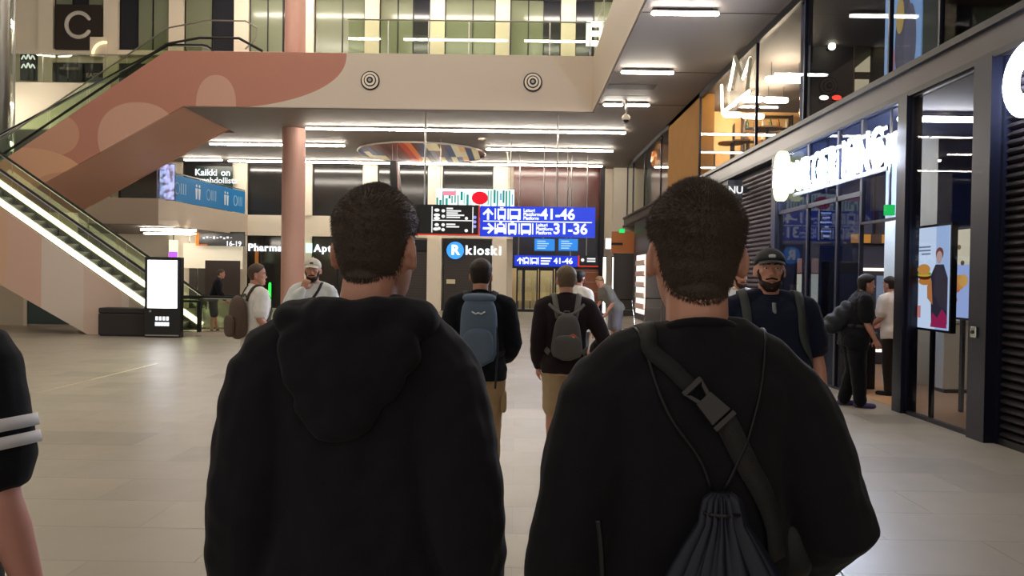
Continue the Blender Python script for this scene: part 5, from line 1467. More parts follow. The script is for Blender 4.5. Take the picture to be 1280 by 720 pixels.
    mb.tube([hx((-.018, .084, .040)), hx((0, .090, .038)), hx((.018, .084, .040))], [.005 * s, .008 * s, .005 * s], 8)
    mb.ball(hx((0, .078, .010)), (.02 * s, .015 * s, .014 * s), 10, 6)
    body = mesh_obj('body', voxel_mesh('body', mb, min(vox, .008), 2, material=skin or SKIN), root)
    if faces:
        for sd in (-1, 1):
            e = MB().ball(hx((sd * .031, .0825, .119)), (.0125 * s, .008 * s, .0075 * s), 10, 8).build('eye', M_eye, root, True)
            MB().ball(hx((sd * .031, .0895, .119)), (.0055 * s, .003 * s, .0055 * s), 8, 6).build('iris', M_iris, e, True)
            MB().tube([hx((sd * .014, .0965, .1425)), hx((sd * .032, .093, .147)), hx((sd * .05, .082, .142))], .004 * s, 6).build('eyebrow', mat('brow_' + hair[0], hair[0], .8) if hair else M_iris, root, True)
        MB().tube([hx((-.02, .0885, .046)), hx((0, .0955, .0455)), hx((.02, .0885, .046))], [.003 * s, .0055 * s, .003 * s], 8).build('mouth', M_lip, root, True)
    # ---- hair ----
    if hair:
        hc, tt, ts = hair[:3]
        hm = hair_material(hc)
        front = hair[3] if len(hair) > 3 else .192
        def disp(phi, q, nz):
            m = sstep(0, .022, q - hairline(phi, nape, front))
            th = ts + (tt - ts) * max(0.0, nz) ** .7
            return -.006 + m * (.006 + th)
        mbh = MB().rings([[hx(p) for p in head_ring(r, 60, disp)] for r in head_rows(46)])
        ho = mbh.build('hair', hm, root, True)
        if strands:
            # hair running down the nape, laid on the neck
            bb_ = BVHTree.FromPolygons([v.co for v in body.data.vertices], [p.vertices for p in body.data.polygons])
            def nape_pt(u, v, o):
                zl = nape_low + .014 * u * u; z = .075 + (zl - .075) * v
                l, n, i_, d_ = bb_.find_nearest(hx((.062 * math.sin(u * 1.2), -.02 - .075 * math.cos(u * 1.2), z)))
                return l + n * o, n
            NU, NV = 22, 10
            vs = [nape_pt(-1 + 2 * i / NU, j / NV, .0022 * (1 - j / NV) + .0004 - (.002 if j == NV or i in (0, NU) else 0))[0] for j in range(NV + 1) for i in range(NU + 1)]
            MB().add(vs, [(j * (NU + 1) + i, (j + 1) * (NU + 1) + i, (j + 1) * (NU + 1) + i + 1, j * (NU + 1) + i + 1) for j in range(NV) for i in range(NU)]).build('nape_hair', hm, ho, True)
        if strands:
            rnd = random.Random(7 + int(strands)); mbs = MB(); cnt = 0
            rws = head_rows(400)
            while cnt < strands:
                r = rws[rnd.randrange(40, 399)]; a = rnd.random() * 2 * math.pi
                phi = a if a <= math.pi else 2 * math.pi - a
                mm = sstep(-.012, .035, r[0] - hairline(phi, nape, front))
                if rnd.random() > mm: continue
                q, f, b, wd = r; c = (f + b) / 2; dd = (f - b) / 2; e = 2 / 2.25
                x = wd * math.copysign(abs(math.sin(a)) ** e, math.sin(a)); y = dd * math.copysign(abs(math.cos(a)) ** e, math.cos(a))
                n = Vector((x / .0059, y / .0090, (q - .11) / .0156)).normalized()
                base = Vector((x, c + y, q)) + n * max(0, disp(phi, q, n.z) - .004)
                th = ts + (tt - ts) * max(0.0, n.z) ** .7
                tv = Vector((0, 0, -1)).lerp(Vector((0, .8, 0)), sstep(.12, .23, q)); tan = tv - n * n.dot(tv)
                ln = (.006 + th * .75) * rnd.uniform(.6, 1.2)
                v = (n * .5 + tan * 1.0 + Vector((rnd.gauss(0, .16), rnd.gauss(0, .16), rnd.gauss(0, .16)))).normalized() * ln
                sidev = n.cross(v).normalized() * .0007
                p0, p1 = base, base + v
                mbs.add([hx(p0 - sidev), hx(p0 + sidev), hx(p0 + v.normalized().cross(sidev.normalized()) * .0010), hx(p1)], [(0, 1, 3), (1, 2, 3), (2, 0, 3)])
                cnt += 1
            for _ in range(strands // 8):
                u, v = rnd.uniform(-1.05, 1.05), rnd.random() ** .8 * 1.12
                p0, n = nape_pt(u, v, .0002); tl = Vector((rnd.gauss(0, .2), 0, -1)); tl = (tl - n * tl.dot(n)).normalized()
                p1 = p0 + (tl * .9 + n * rnd.uniform(.15, .4)) * rnd.uniform(.004, .009); sv = n.cross(tl).normalized() * .0005
                mbs.add([p0 - sv, p0 + sv, p0 + n * .0006, p1], [(0, 1, 3), (1, 2, 3), (2, 0, 3)])
            st = mbs.build('hair_strands', hm, ho); st['kind'] = 'stuff'
    if beard:
        def bd(phi, q, nz):
            m = sstep(.055 + .03 * sstep(.5, 1.4, phi), .03, q) * sstep(1.75, 1.4, phi)
            if q > .055: m = max(0, sstep(1.45, 1.2, phi) * sstep(.8, 1.05, phi) * sstep(.13, .10, q))
            return -.006 + m * (.006 + .010)
        MB().rings([[hx(p) for p in head_ring(r, 60, bd)] for r in head_rows(46)]).build('beard', hair_material(beard), root, True)
        MB().tube([hx((-.03, .084, .056)), hx((0, .097, .062)), hx((.03, .084, .056))], [.005 * s, .006 * s, .005 * s], 8).build('moustache', hair_material(beard), root, True)
    if cap:
        cm = mat('cap_' + cap, cap, .8, bump=.1, bscale=300)
        def cd(phi, q, nz): return -.01 + (.010 + .011) * sstep(.135 + .02 * math.cos(phi), .150 + .02 * math.cos(phi), q)
        c_ = MB().rings([[hx(p) for p in head_ring(r, 60, cd)] for r in head_rows(46)]).build('cap', cm, root, True)
        pts = []
        N = 13
        inner = [Vector((.078 * math.sin(a), .0 + .094 * math.cos(a), .168)) for a in np.linspace(-1.15, 1.15, N)]
        outer = [Vector((.074 * math.sin(a), .085 + .085 * math.cos(a), .150 - .012 * abs(math.sin(a)))) for a in np.linspace(-1.25, 1.25, N)]
        vs = [hx(p) for p in inner] + [hx(p) for p in outer] + [hx(p + Vector((0, 0, -.005))) for p in inner] + [hx(p + Vector((0, 0, -.005))) for p in outer]
        fs = []
        for i in range(N - 1):
            fs += [(i, i + 1, N + i + 1, N + i), (2 * N + i, 3 * N + i, 3 * N + i + 1, 2 * N + i + 1), (N + i, N + i + 1, 3 * N + i + 1, 3 * N + i), (i + 1, i, 2 * N + i, 2 * N + i + 1)]
        MB().add(vs, fs).build('cap_brim', cm, c_, True)
        MB().ball(hx((0, .0, .249)), .008 * s, 8, 6).build('cap_button', cm, c_, True)
        MB().tube([hx((-.016, .096, .188)), hx((0, .1, .190)), hx((.016, .096, .188))], .010 * s, 8, ref=(0, 1, 0), flat=.4).build('cap_badge', mat('cap_badge_' + cap, '#cfcfd2' if cap < '#8' else '#33363a', .6), c_)
    # ---- clothes ----
    bvh = None
    if top:
        kind, tc = top[0], top[1]
        inf = top[2] if len(top) > 2 else .016
        tm = cloth(tc)
        mb = MB()
        hem = P.get('hem', .86)
        rs = torso_rings(inf, .75 if kind != 'fit' else .35, .90, 1.53) + [[up((.069 * math.cos(2 * math.pi * i / 24), -.022 + .065 * math.sin(2 * math.pi * i / 24), 1.553 - .022 * math.sin(2 * math.pi * i / 24))) for i in range(24)]]
        if hem < .90:
            rs.insert(0, [up((Vector(p) / s if lean == 0 and twist == 0 else Vector(p) / s)) if False else p + (up((0, 0, hem)) - up((0, 0, .90))) for p in rs[0]])
        ctr = lambda r: sum((Vector(p) for p in r), Vector()) / len(r)
        for k_ in range(min(3, len(rs))):
            c0 = ctr(rs[k_]); rs[k_] = [c0 + (Vector(p) - c0) * 1.10 for p in rs[k_]]
        mb.rings(rs)
        for n, sd in (('r', 1), ('l', -1)):
            S, E, Wr = J[n + '_sh'], J[n + '_el'], J[n + '_wr']
            mb.tube([up((sd * .055, -.02, 1.505)), up((sd * .12 * w, -.018, 1.478)), S], [(.052 + inf) * s, (.058 + inf) * s, (.063 + inf) * s], 14)
            if kind in ('tee', 'polo'):
                q = S.lerp(E, .72); mb.tube([S, S.lerp(E, .4), q], [(.066 + inf) * s, (arm_r + .016 + inf) * s, (arm_r + .018 + inf) * s], 16, caps=True)
            else:
                lf = inf + (.012 if kind in ('hoodie', 'sweat') else .004)
                mb.tube([S, S.lerp(E, .45), E, E.lerp(Wr, .4), E.lerp(Wr, .8), Wr], [(.066 + inf) * s, (arm_r + .008 + lf) * s, (.044 + lf) * s, (fore_r + lf + .004) * s, (.036 + lf) * s, (.032 + inf * .5) * s], 16)
        me = voxel_mesh('top', mb, vox, 5, wrinkle=top[3] if len(top) > 3 else .006, material=tm, seed=len(label))
        nm = {'tee': 't_shirt', 'polo': 'polo_shirt', 'hoodie': 'hoodie', 'sweat': 'sweatshirt', 'fit': 'jumper', 'shirt': 'shirt'}[kind]
        to = mesh_obj(nm, me, root)
        bvh = BVHTree.FromPolygons([v.co for v in me.vertices], [p.vertices for p in me.polygons])
        # neck rib / collar
        cz = 1.523
        if kind != 'hoodie':
            ring = [up((.068 * math.cos(a), -.022 + .065 * math.sin(a), 1.550 - .022 * math.sin(a))) for a in np.linspace(0, 2 * math.pi, 25)]
            MB().tube(ring, .0085 * s, 8).build('neck_rib' if kind != 'polo' else 'collar', tm, to, True)
            if kind == 'polo':
                for sd in (-1, 1):
                    MB().tube([up((sd * .066, -.02, 1.535)), up((sd * .06, .05, 1.515)), up((sd * .03, .095, 1.475))], [.02 * s, .022 * s, .012 * s], 8, ref=(0, 1, .3), flat=.35).build('collar_flap', tm, to, True)
                MB().tube([up((0, .105, 1.49)), up((0, .135, 1.40))], .012 * s, 8, ref=(0, 1, 0), flat=.3).build('placket', mat('placket_grey', '#7c7f88', .6), to, True)
        if kind == 'hoodie':
            mb = MB()
            ring = [up((.100 * math.cos(a), -.028 + .090 * math.sin(a), 1.525 - .012 * math.sin(a) + .014 * abs(math.cos(a)))) for a in np.linspace(0, 2 * math.pi, 33)]
            rad = [(.036 + .010 * max(0, -math.sin(a))) * s for a in np.linspace(0, 2 * math.pi, 33)]
            mb.tube(ring, rad, 12, caps=False)
            # hanging pouch of the hood on the back
            for (x, y, z, rx_, ry_, rz_) in ((0, -.120, 1.475, .12, .045, .06), (0, -.142, 1.43, .125, .038, .075), (-.015, -.145, 1.375, .085, .032, .08), (-.118, -.07, 1.532, .048, .06, .042), (.118, -.07, 1.532, .048, .06, .042), (-.085, -.118, 1.475, .06, .045, .06), (.085, -.118, 1.475, .06, .045, .06)):
                mb.ball(up((x, y, z)), (rx_ * s, ry_ * s, rz_ * s), 18, 12)
            me2 = voxel_mesh('hood', mb, vox, 6, wrinkle=.012, wscale=11, material=tm, seed=3)
            mesh_obj('hood', me2, to)
            for sd in (-1, 1):
                MB().tube([up((sd * .05, .07, 1.53)), up((sd * .055, .125, 1.46)), up((sd * .05, .142, 1.34))], .004 * s, 6).build('drawcord', mat('cord_dark', '#26262a', .8), to)
    if bottom:
        kind, bc = bottom[:2]
        inf = bottom[2] if len(bottom) > 2 else .014
        mb = MB(); mb.rings(torso_rings(inf, .3, .86, 1.06))
        for n, sd in (('r', 1), ('l', -1)):
            H, K, A = J[n + '_hip'], J[n + '_kn'], J[n + '_an']
            if kind == 'shorts':
                E_ = H.lerp(K, .93)
                mb.tube([H + Vector((0, 0, .03)), H.lerp(K, .3), E_], [(.09 * w + inf) * s, (.086 * w + inf) * s, (.072 * w + inf * 1.2) * s], 16, caps=True)
            else:
                mb.tube([H + Vector((0, 0, .03)), H.lerp(K, .3), K, K.lerp(A, .5), A + Vector((0, 0, .0))], [(.09 * w + inf) * s, (.083 * w + inf) * s, (.064 + inf) * s, (.055 + inf) * s, (.048 + inf) * s], 16, caps=True)
        me = voxel_mesh('bottom', mb, vox, 4, wrinkle=.007, wscale=10, material=cloth(bc), seed=5)
        bo = mesh_obj({'shorts': 'shorts', 'trousers': 'trousers', 'jeans': 'jeans'}[kind], me, root)
        if P.get('pocket'):
            for sd in (1, -1):
                c = J[('r' if sd > 0 else 'l') + '_hip'].lerp(J[('r' if sd > 0 else 'l') + '_kn'], .55)
                MB().ball(c + Vector((sd * .085 * s * w, -.03, 0)), (.025 * s, .075 * s, .085 * s), 12, 8, 3.5).build('pocket', cloth(bc), bo, True)
    for n, sd in (('r', 1), ('l', -1)):
        A, T = J[n + '_an'], J[n + '_toe']; fdv = T - A
        hl = A - Vector((fdv.x, fdv.y, 0)).normalized() * .055 * s + Vector((0, 0, -.045 * s))
        mb = MB(); mb.tube([hl, A + Vector((0, 0, -.035 * s)) + fdv * .35, T + Vector((0, 0, .004))], [.044 * s, .05 * s, .04 * s], 12, ref=(0, 0, 1), flat=.85)
        mb.tube([A + Vector((0, 0, -.03 * s)), A + Vector((0, 0, .015 * s))], .046 * s, 12)
        so = mesh_obj('shoe', voxel_mesh('shoe', mb, max(vox, .008), 3, material=cloth(shoes)), root)
        mb = MB(); mb.tube([hl + Vector((0, 0, -.026 * s)), A + Vector((0, 0, -.068 * s)) + fdv * .35, T + Vector((0, 0, -.016 * s))], [.044 * s, .05 * s, .042 * s], 12, ref=(0, 0, 1), flat=.28)
        mb.build('sole', mat('sole', '#cfcac2' if shoes != '#202020' else '#2c2a2a', .7), so, True)
    bpy.context.view_layer.update()
    return dict(root=root, J=J, bvh=bvh, hx=hx, up=up, s=s)

def hair_material(c):
    n = 'hair_' + c
    if n in MATS: return MATS[n]
    return mat(n, c, .55, var=.35, vscale=60, bump=.5, bscale=260, spec=.3)
def cloth(c):
    n = 'cloth_' + c
    if n in MATS: return MATS[n]
    return mat(n, c, .92, var=.10, vscale=18, bump=.10, bscale=420, spec=.18, sheen=.06)

def ribbon(name, path, width, thick, material, parent, bvh=None, off=.006, n=28):
    """strap lying on the clothes: follows the surface and turns with it"""
    pts = spline(path, n); nrm = []
    for i, p in enumerate(pts):
        if bvh:
            l, nn, ix, dd = bvh.find_nearest(p)
            if l is not None: pts[i] = l + nn * off; nrm.append(nn.copy()); continue
        nrm.append(Vector((0, -1, 0)))
    for _ in range(2):
        pts = [pts[0]] + [(pts[i - 1] + pts[i] * 2 + pts[i + 1]) / 4 for i in range(1, len(pts) - 1)] + [pts[-1]]
        nrm = [nrm[0]] + [(nrm[i - 1] + nrm[i] * 2 + nrm[i + 1]).normalized() for i in range(1, len(nrm) - 1)] + [nrm[-1]]
    rs = []
    for i, p in enumerate(pts):
        t = (pts[min(i + 1, len(pts) - 1)] - pts[max(i - 1, 0)]).normalized()
        u = t.cross(nrm[i]).normalized(); v = nrm[i]
        p = p + v * thick * .5
        rs.append([p - u * width / 2 - v * thick / 2, p + u * width / 2 - v * thick / 2, p + u * width / 2 + v * thick / 2, p - u * width / 2 + v * thick / 2])
    return MB().rings(rs).build(name, material, parent, True)
def bag_root(name, label, cat, D):
    r = D['root']
    return thing(name, label, cat, tuple(r.location), r.rotation_euler.z)
# ================================================================== WHO IS WHERE
PI = math.pi
def place(px, Y, py=345):
    p = at_y(px, py, Y); return (p.x, Y)
walk_l = {'l_kn': (-.10, .16, .52), 'l_an': (-.10, .20, .085), 'r_kn': (.10, .0, .50), 'r_an': (.10, -.26, .14), 'r_toe': (.115, -.10, .03)}
walk_r = {'r_kn': (.10, .16, .52), 'r_an': (.10, .20, .085), 'l_kn': (-.10, .0, .50), 'l_an': (-.10, -.26, .14), 'l_toe': (-.115, -.10, .03)}

# --- man in the black hoodie, seen from behind ---
pose = dict(walk_l); pose.update({'l_el': (-.222, -.05, 1.145), 'l_wr': (-.238, .02, .90), 'r_el': (.222, -.05, 1.145), 'r_wr': (.238, .02, .90), 'yaw': -.22, 'hem': .82, 'head_scale': 1.05, 'head_at': (.028, .02, 1.560), 'shrug': -.025})
A1 = person('man in a black hooded sweatshirt walking away, hood down on his back', place(452, 1.72), 0, 1.823, pose, .92, vox=.007, hair=('#4a3c33', .012, .0025), top=('hoodie', '#1b1a1f', .030, .012),
            bottom=('trousers', '#26262c'), strands=16000, nape=.04, nape_low=.054, skin=SKIN2)
# --- man in the black sweatshirt with the drawstring bag ---
pose = dict(walk_r); pose.update({'l_el': (-.238, -.03, 1.15), 'l_wr': (-.262, .05, .91), 'r_el': (.262, -.05, 1.185), 'r_wr': (.205, .19, 1.05), 'r_hand': ((-.5, .8, .1), (0, -.2, -1), .6), 'yaw': .0, 'hem': .84, 'head_scale': 1.06, 'head_at': (0, .012, 1.572), 'shrug': -.03})
A2 = person('man in a black sweatshirt walking away with a navy drawstring bag on his back', place(870, 1.55), 0, 1.80, pose, .92, vox=.007, hair=('#45382f', .017, .004), top=('sweat', '#18171b', .022, .010),
            bottom=('trousers', '#2a2a30'), strands=18000, nape=.032, nape_low=.036, skin=SKIN2)
# --- arm of a walker at the left edge ---
pose = dict(walk_l); pose.update({'r_el': (.245, -.03, 1.15), 'r_wr': (.265, .06, .90)})
A3 = person('person in a black T-shirt with two white sleeve stripes, only one arm in view', (at_y(12, 520, 1.75).x - .245, 1.75), 0, 1.80, pose, 1.0, vox=.008, hair=('#3a2a20', .02, .008), top=('tee', '#15151b', .018, .005), bottom=('jeans', '#2b3242'), skin=mat('skin_pink', '#cf9486', .5, var=.08, vscale=10))
S, E_ = A3['J']['r_sh'], A3['J']['r_el']
for q0, q1 in ((.44, .53), (.565, .65)):
    a, b = S.lerp(E_, q0), S.lerp(E_, q1)
    MB().tube([a, b], [.0935, .0945], 24, caps=False).build('sleeve_stripe', mat('stripe_white', '#d8d6da', .85), [c for c in A3['root'].children if c.name.startswith('t_shirt')][0], True)

# --- man with the blue backpack ---
pose = dict(walk_r); pose.update({'r_el': (.265, -.02, 1.16), 'r_wr': (.20, .17, 1.02), 'l_el': (-.25, -.06, 1.15), 'l_wr': (-.262, -.02, .90), 'hem': .88, 'pocket': True})
B1 = person('man in a navy jumper and tan cargo trousers carrying a blue-grey backpack', place(601, 6.05), 0, 1.765, pose, 1.06, vox=.010, hair=('#2a1f1a', .018, .008), top=('fit', '#14151c', .016), bottom=('trousers', '#a58a68', .012), shoes='#3a2f28')
# --- man with the grey backpack ---
pose = dict(walk_l); pose.update({'r_el': (.335, -.06, 1.16), 'r_wr': (.26, .16, 1.06), 'l_el': (-.245, -.05, 1.16), 'l_wr': (-.235, .06, .93), 'hem': .88, 'yaw': .05})
B2 = person('man in a dark plum jumper and beige shorts carrying a grey backpack', place(708, 6.7), 0, 1.735, pose, 1.04, vox=.010, hair=('#6e5c48', .016, .007), top=('fit', '#2a2125', .016), bottom=('shorts', '#bda684', .012), shoes='#4a4440', skin=SKIN2)
# --- grey-haired man in white T-shirt with brown backpack ---
pose = dict(walk_l); pose.update({'r_el': (.235, -.06, 1.17), 'r_wr': (.225, .12, .98), 'yaw': -.5, 'l_wr': (-.24, .1, .93)})
B3 = person('man in a white T-shirt and jeans with a brown backpack, head turned aside', place(321, 9.0), -.85, 1.735, pose, 1.05, vox=.011, hair=('#5b4a3e', .018, .009), top=('tee', '#efebe3', .018), bottom=('jeans', '#4a5568'), shoes='#303030')
# --- man in the white cap, hand at his mouth ---
pose = {'r_el': (.262, .11, 1.20), 'r_wr': (.07, .22, 1.475), 'r_hand': ((-.35, -.15, .9), (-.2, -1, 0), .9), 'l_el': (-.25, -.05, 1.18), 'l_wr': (-.27, .05, .95)}
B4 = person('man in a white cap and pale sweatshirt with his hand at his mouth', place(391, 8.5), PI + .1, 1.80, pose, .93, vox=.010, hair=('#1d1714', .003, .003), cap='#ddd6c8', beard='#241a16', top=('sweat', '#dfe3e1', .018), bottom=('trousers', '#b9b2a4'), shoes='#cfcac0')
# --- traveller at the escalator foot ---
pose = {'r_kn': (.1, .03, .5), 'l_kn': (-.1, .05, .5), 'l_an': (-.1, .12, .085)}; pose.update({'lean': .32, 'r_el': (.22, .12, 1.20), 'r_wr': (.20, .33, 1.06), 'l_el': (-.22, .08, 1.18), 'l_wr': (-.2, .28, 1.02), 'nod': .1})
f = on_floor(256, 419)
B5 = person('traveller in a black jacket and dark shorts stooping at the escalator foot', (f.x, YE + .85), -1.3, 1.74, pose, 1.0, vox=.013, hair=('#4a4038', .014, .008), top=('fit', '#15161c', .018), bottom=('shorts', '#1b1c22', .02), shoes='#202020')
# --- white shirt man behind ---
B6 = person('dark-haired man in a white T-shirt beyond the grey backpack', place(724, 12.0), -.7, 1.74, walk_l, 1.0, vox=.013, hair=('#17120f', .02, .01), beard='#1d1612', top=('tee', '#ebe6dc', .018), bottom=('trousers', '#5a534e'), shoes='#303030')
# --- bending man in grey ---
pose = {'lean': .62, 'r_el': (.25, .10, 1.22), 'r_wr': (.12, .30, 1.22), 'l_el': (-.26, .10, 1.18), 'l_wr': (-.16, .34, 1.06), 'nod': .5, 'r_kn': (.11, .03, .5), 'l_kn': (-.11, .03, .5)}
f = on_floor(769, 437)
B7 = person('man in grey shirt and grey shorts bending forward near the luggage carts', (f.x, f.y), PI * .62, 1.80, pose, 1.06, vox=.013, hair=('#8a6a48', .016, .008), top=('tee', '#7c7a74', .02), bottom=('shorts', '#76737a', .03), shoes='#4a3a30')
# --- bald man ---
B8 = person('bald bearded man in a pale T-shirt walking behind the man in the dark cap', place(925, 9.3), PI + .1, 1.79, walk_l, 1.02, vox=.012, hair=None, beard='#33241c', top=('tee', '#d9d5d0', .018), bottom=('trousers', '#3a3a40'), shoes='#303030')
# --- big man in dark cap ---
pose = dict(walk_r); pose.update({'l_el': (-.29, -.04, 1.17), 'l_wr': (-.30, .06, .94), 'r_el': (.29, -.04, 1.17), 'r_wr': (.29, .06, .94), 'nod': -.06, 'yaw': -.12})
B9 = person('big bearded man in a dark cap and navy polo shirt walking towards us', place(962, 4.75), PI - .05, 1.83, pose, 1.14, belly=.05, vox=.009, hair=('#2a1c14', .003, .003), beard='#2b1c15', cap='#23252b', top=('polo', '#171d30', .018), bottom=('trousers', '#2a2a30'), shoes='#202020', skin=SKIN2)
# --- person in black at the restaurant ---
pose = {'lean': .18, 'r_el': (.235, .05, 1.16), 'r_wr': (.21, .20, .97), 'l_el': (-.23, .02, 1.16), 'l_wr': (-.2, .16, .98), 'hem': .80, 'nod': .05, 'r_an': (.10, .06, .085), 'l_an': (-.10, -.10, .085), 'head_at': (0, .03, 1.562)}
f = on_floor(1074, 508)
B10 = person('dark-haired person in loose black clothes leaning forward at the restaurant door', (f.x - .08, f.y), -1.7, 1.74, pose, 1.14, vox=.010, hair=('#15110f', .03, .028, .185), top=('tee', '#111114', .035, .010), bottom=('trousers', '#0f0f12', .04), shoes='#4a3f6e', nape=.0)
# --- person in white inside ---
pose = {'lean': .12, 'r_el': (.22, .04, 1.17), 'r_wr': (.15, .26, 1.10), 'l_el': (-.22, .04, 1.17), 'l_wr': (-.12, .28, 1.08)}
p = at_y(1117, 400, 11.6)
B11 = person('person in a white T-shirt standing inside the restaurant doorway', (p.x, 11.6), .5, 1.72, pose, 1.0, vox=.012, hair=('#2a2019', .018, .01), top=('tee', '#d9cfc4', .02), bottom=('trousers', '#2a2422'), shoes='#202020')

# ================================================================== BAGS
# drawstring bag on the back of the man in the sweatshirt
U = A2['up']; s = A2['s']
t = bag_root('drawstring_bag', 'navy drawstring bag with gathered pleats on the black sweatshirt', 'bag', A2)
M_ds = mat('drawstring_nylon', '#0f1226', .55, var=.1, vscale=20, spec=.5)
rs = []
N = 72
for (z, rx, ry, yc, pl) in ((1.245, .020, .012, -.168, .0), (1.235, .026, .017, -.170, .35), (1.215, .030, .020, -.173, .35), (1.195, .034, .022, -.176, .30), (1.15, .062, .034, -.182, .22), (1.08, .105, .052, -.190, .13), (1.0, .150, .066, -.198, .07), (.92, .165, .074, -.2, .04), (.84, .168, .074, -.2, .03), (.80, .15, .06, -.195, .02), (.785, .10, .03, -.19, 0)):
    ring = []
    for i in range(N):
        a = 2 * PI * i / N; q = 1 + pl * math.sin(a * 14 + 1.5 * math.sin(a * 3))
        ring.append(U((.014 + rx * q * math.cos(a), yc + ry * q * math.sin(a), z + .035)))
    rs.append(ring)
MB().rings(rs).build('sack', M_ds, t, True)
MB().tube([U((.014 + .033 * math.cos(a), -.173 + .023 * math.sin(a), 1.247)) for a in np.linspace(0, 2 * PI, 17)], .004, 6).build('drawcord', M_black, t)
mc = mat('bag_cord', '#0b0b0f', .6)
for sd in (-1, 1):
    ribbon('shoulder_cord', [U((.014 + sd * .012, -.17, 1.28)), U((.014 + sd * .04, -.165, 1.34)), U((sd * .085, -.155, 1.42)), U((sd * .12, -.06, 1.56)), U((sd * .13, .06, 1.50)), U((sd * .15, .14, 1.3)), U((sd * .17, .08, 1.05))], .005, .004, mc, t, A2['bvh'], off=.004)
# crossbody strap with its buckle and pouch
t = bag_root('crossbody_bag', 'black crossbody bag with a wide strap and plastic buckle on the sweatshirt', 'bag', A2)
M_web = mat('webbing', '#1e1c1d', .7, bump=.3, bscale=500)
y_ = -1.0
w2 = lambda px, py: at_y(px, py, 1.55 - .16) - Vector(A2['root'].location)       # points on the back plane
st_path = [w2(800, 430), w2(845, 455), w2(880, 500), w2(930, 570), w2(978, 645), w2(1000, 700)]
ribbon('strap', [w2(905, 525), w2(930, 570), w2(960, 615), w2(985, 655), w2(1003, 710)], .040, .004, M_web, t, A2['bvh'], off=.004)
ribbon('strap', [A2['up']((-.125, .12, 1.42)), A2['up']((-.115, .05, 1.52)), A2['up']((-.10, -.03, 1.56)), w2(812, 427), w2(845, 457), w2(872, 485)], .030, .003, mat('webbing_dark', '#151416', .8), t, A2['bvh'], off=.003)
M_buck = mat('buckle_plastic', '#2e2a2a', .4)
def on_back(px, py, o=.006):
    q = w2(px, py); l, n, i, d = A2['bvh'].find_nearest(q); return l + n * o, n
(b0, n0), (b1, n1) = on_back(868, 480, .009), on_back(908, 530, .009)
ax = (b1 - b0).normalized(); nn = (n0 + n1).normalized(); sd_ = ax.cross(nn).normalized()
L_ = (b1 - b0).length
def bpl(poly, d0, d1, name, m):
    vs = [b0 + ax * (u * L_) + sd_ * v + nn * d for d in (d0, d1) for u, v in poly]; k = len(poly)
    MB().add(vs, [tuple(range(k))[::-1], tuple(range(k, 2 * k))] + [(i, (i + 1) % k, k + (i + 1) % k, k + i) for i in range(k)]).build(name, m, t, bevel=.0015)
bpl([(.32, -.017), (.86, -.022), (.86, .022), (.32, .017)], 0, .009, 'buckle_body', M_buck)
bpl([(.0, -.022), (.34, -.015), (.34, -.006), (.12, -.012)], 0, .008, 'buckle_prong', M_buck)
bpl([(.0, .022), (.12, .012), (.34, .006), (.34, .015)], 0, .008, 'buckle_prong', M_buck)
bpl([(-.06, -.022), (.06, -.022), (.06, .022), (-.06, .022)], .0, .007, 'buckle_bar', M_buck)
bpl([(.90, -.024), (1.02, -.024), (1.02, .024), (.90, .024)], .0, .007, 'buckle_bar', M_buck)
# pouch at the hip
pc_ = w2(1012, 690)
MB().ball((pc_.x + .005, .02, pc_.z - .03), (.05, .10, .07), 20, 14, 3.2).build('pouch', mat('pouch_nylon', '#121216', .6, bump=.1, bscale=300), t, True)
MB().tube([Vector((pc_.x + .02, -.085, pc_.z - .085)) + Vector((.008 * math.cos(a), 0, .009 * math.sin(a))) for a in np.linspace(0, 2 * PI, 13)], .002, 6).build('ring', M_chrome, t)
MB().tube([(pc_.x + .02, -.085, pc_.z - .095), (pc_.x + .02, -.085, pc_.z - .12)], .003, 6).build('clip', M_chrome, t)
# strap tail hanging at the left hip
ribbon('strap_tail', [w2(748, 650), w2(752, 690), w2(755, 760)], .010, .003, M_black, t, None)
# white charging cable from the pocket
t = bag_root('charging_cable', 'thin white cable looping out beside the black sweatshirt sleeve', 'cable', A2)
w3 = lambda px, py: at_y(px, py, 1.58) - Vector(A2['root'].location)
MB().tube(spline([w3(1048, 672), w3(1070, 662), w3(1088, 651), w3(1086, 658), w3(1066, 676), w3(1050, 694), w3(1048, 708), w3(1056, 724), w3(1062, 745)], 40), .0018, 6).build('cord', mat('cable_white', '#d9d2ca', .5), t, True)
MB().tube([w3(1045, 676), w3(1052, 670)], .004, 8).build('plug', mat('cable_white', '#d9d2ca', .5), t)

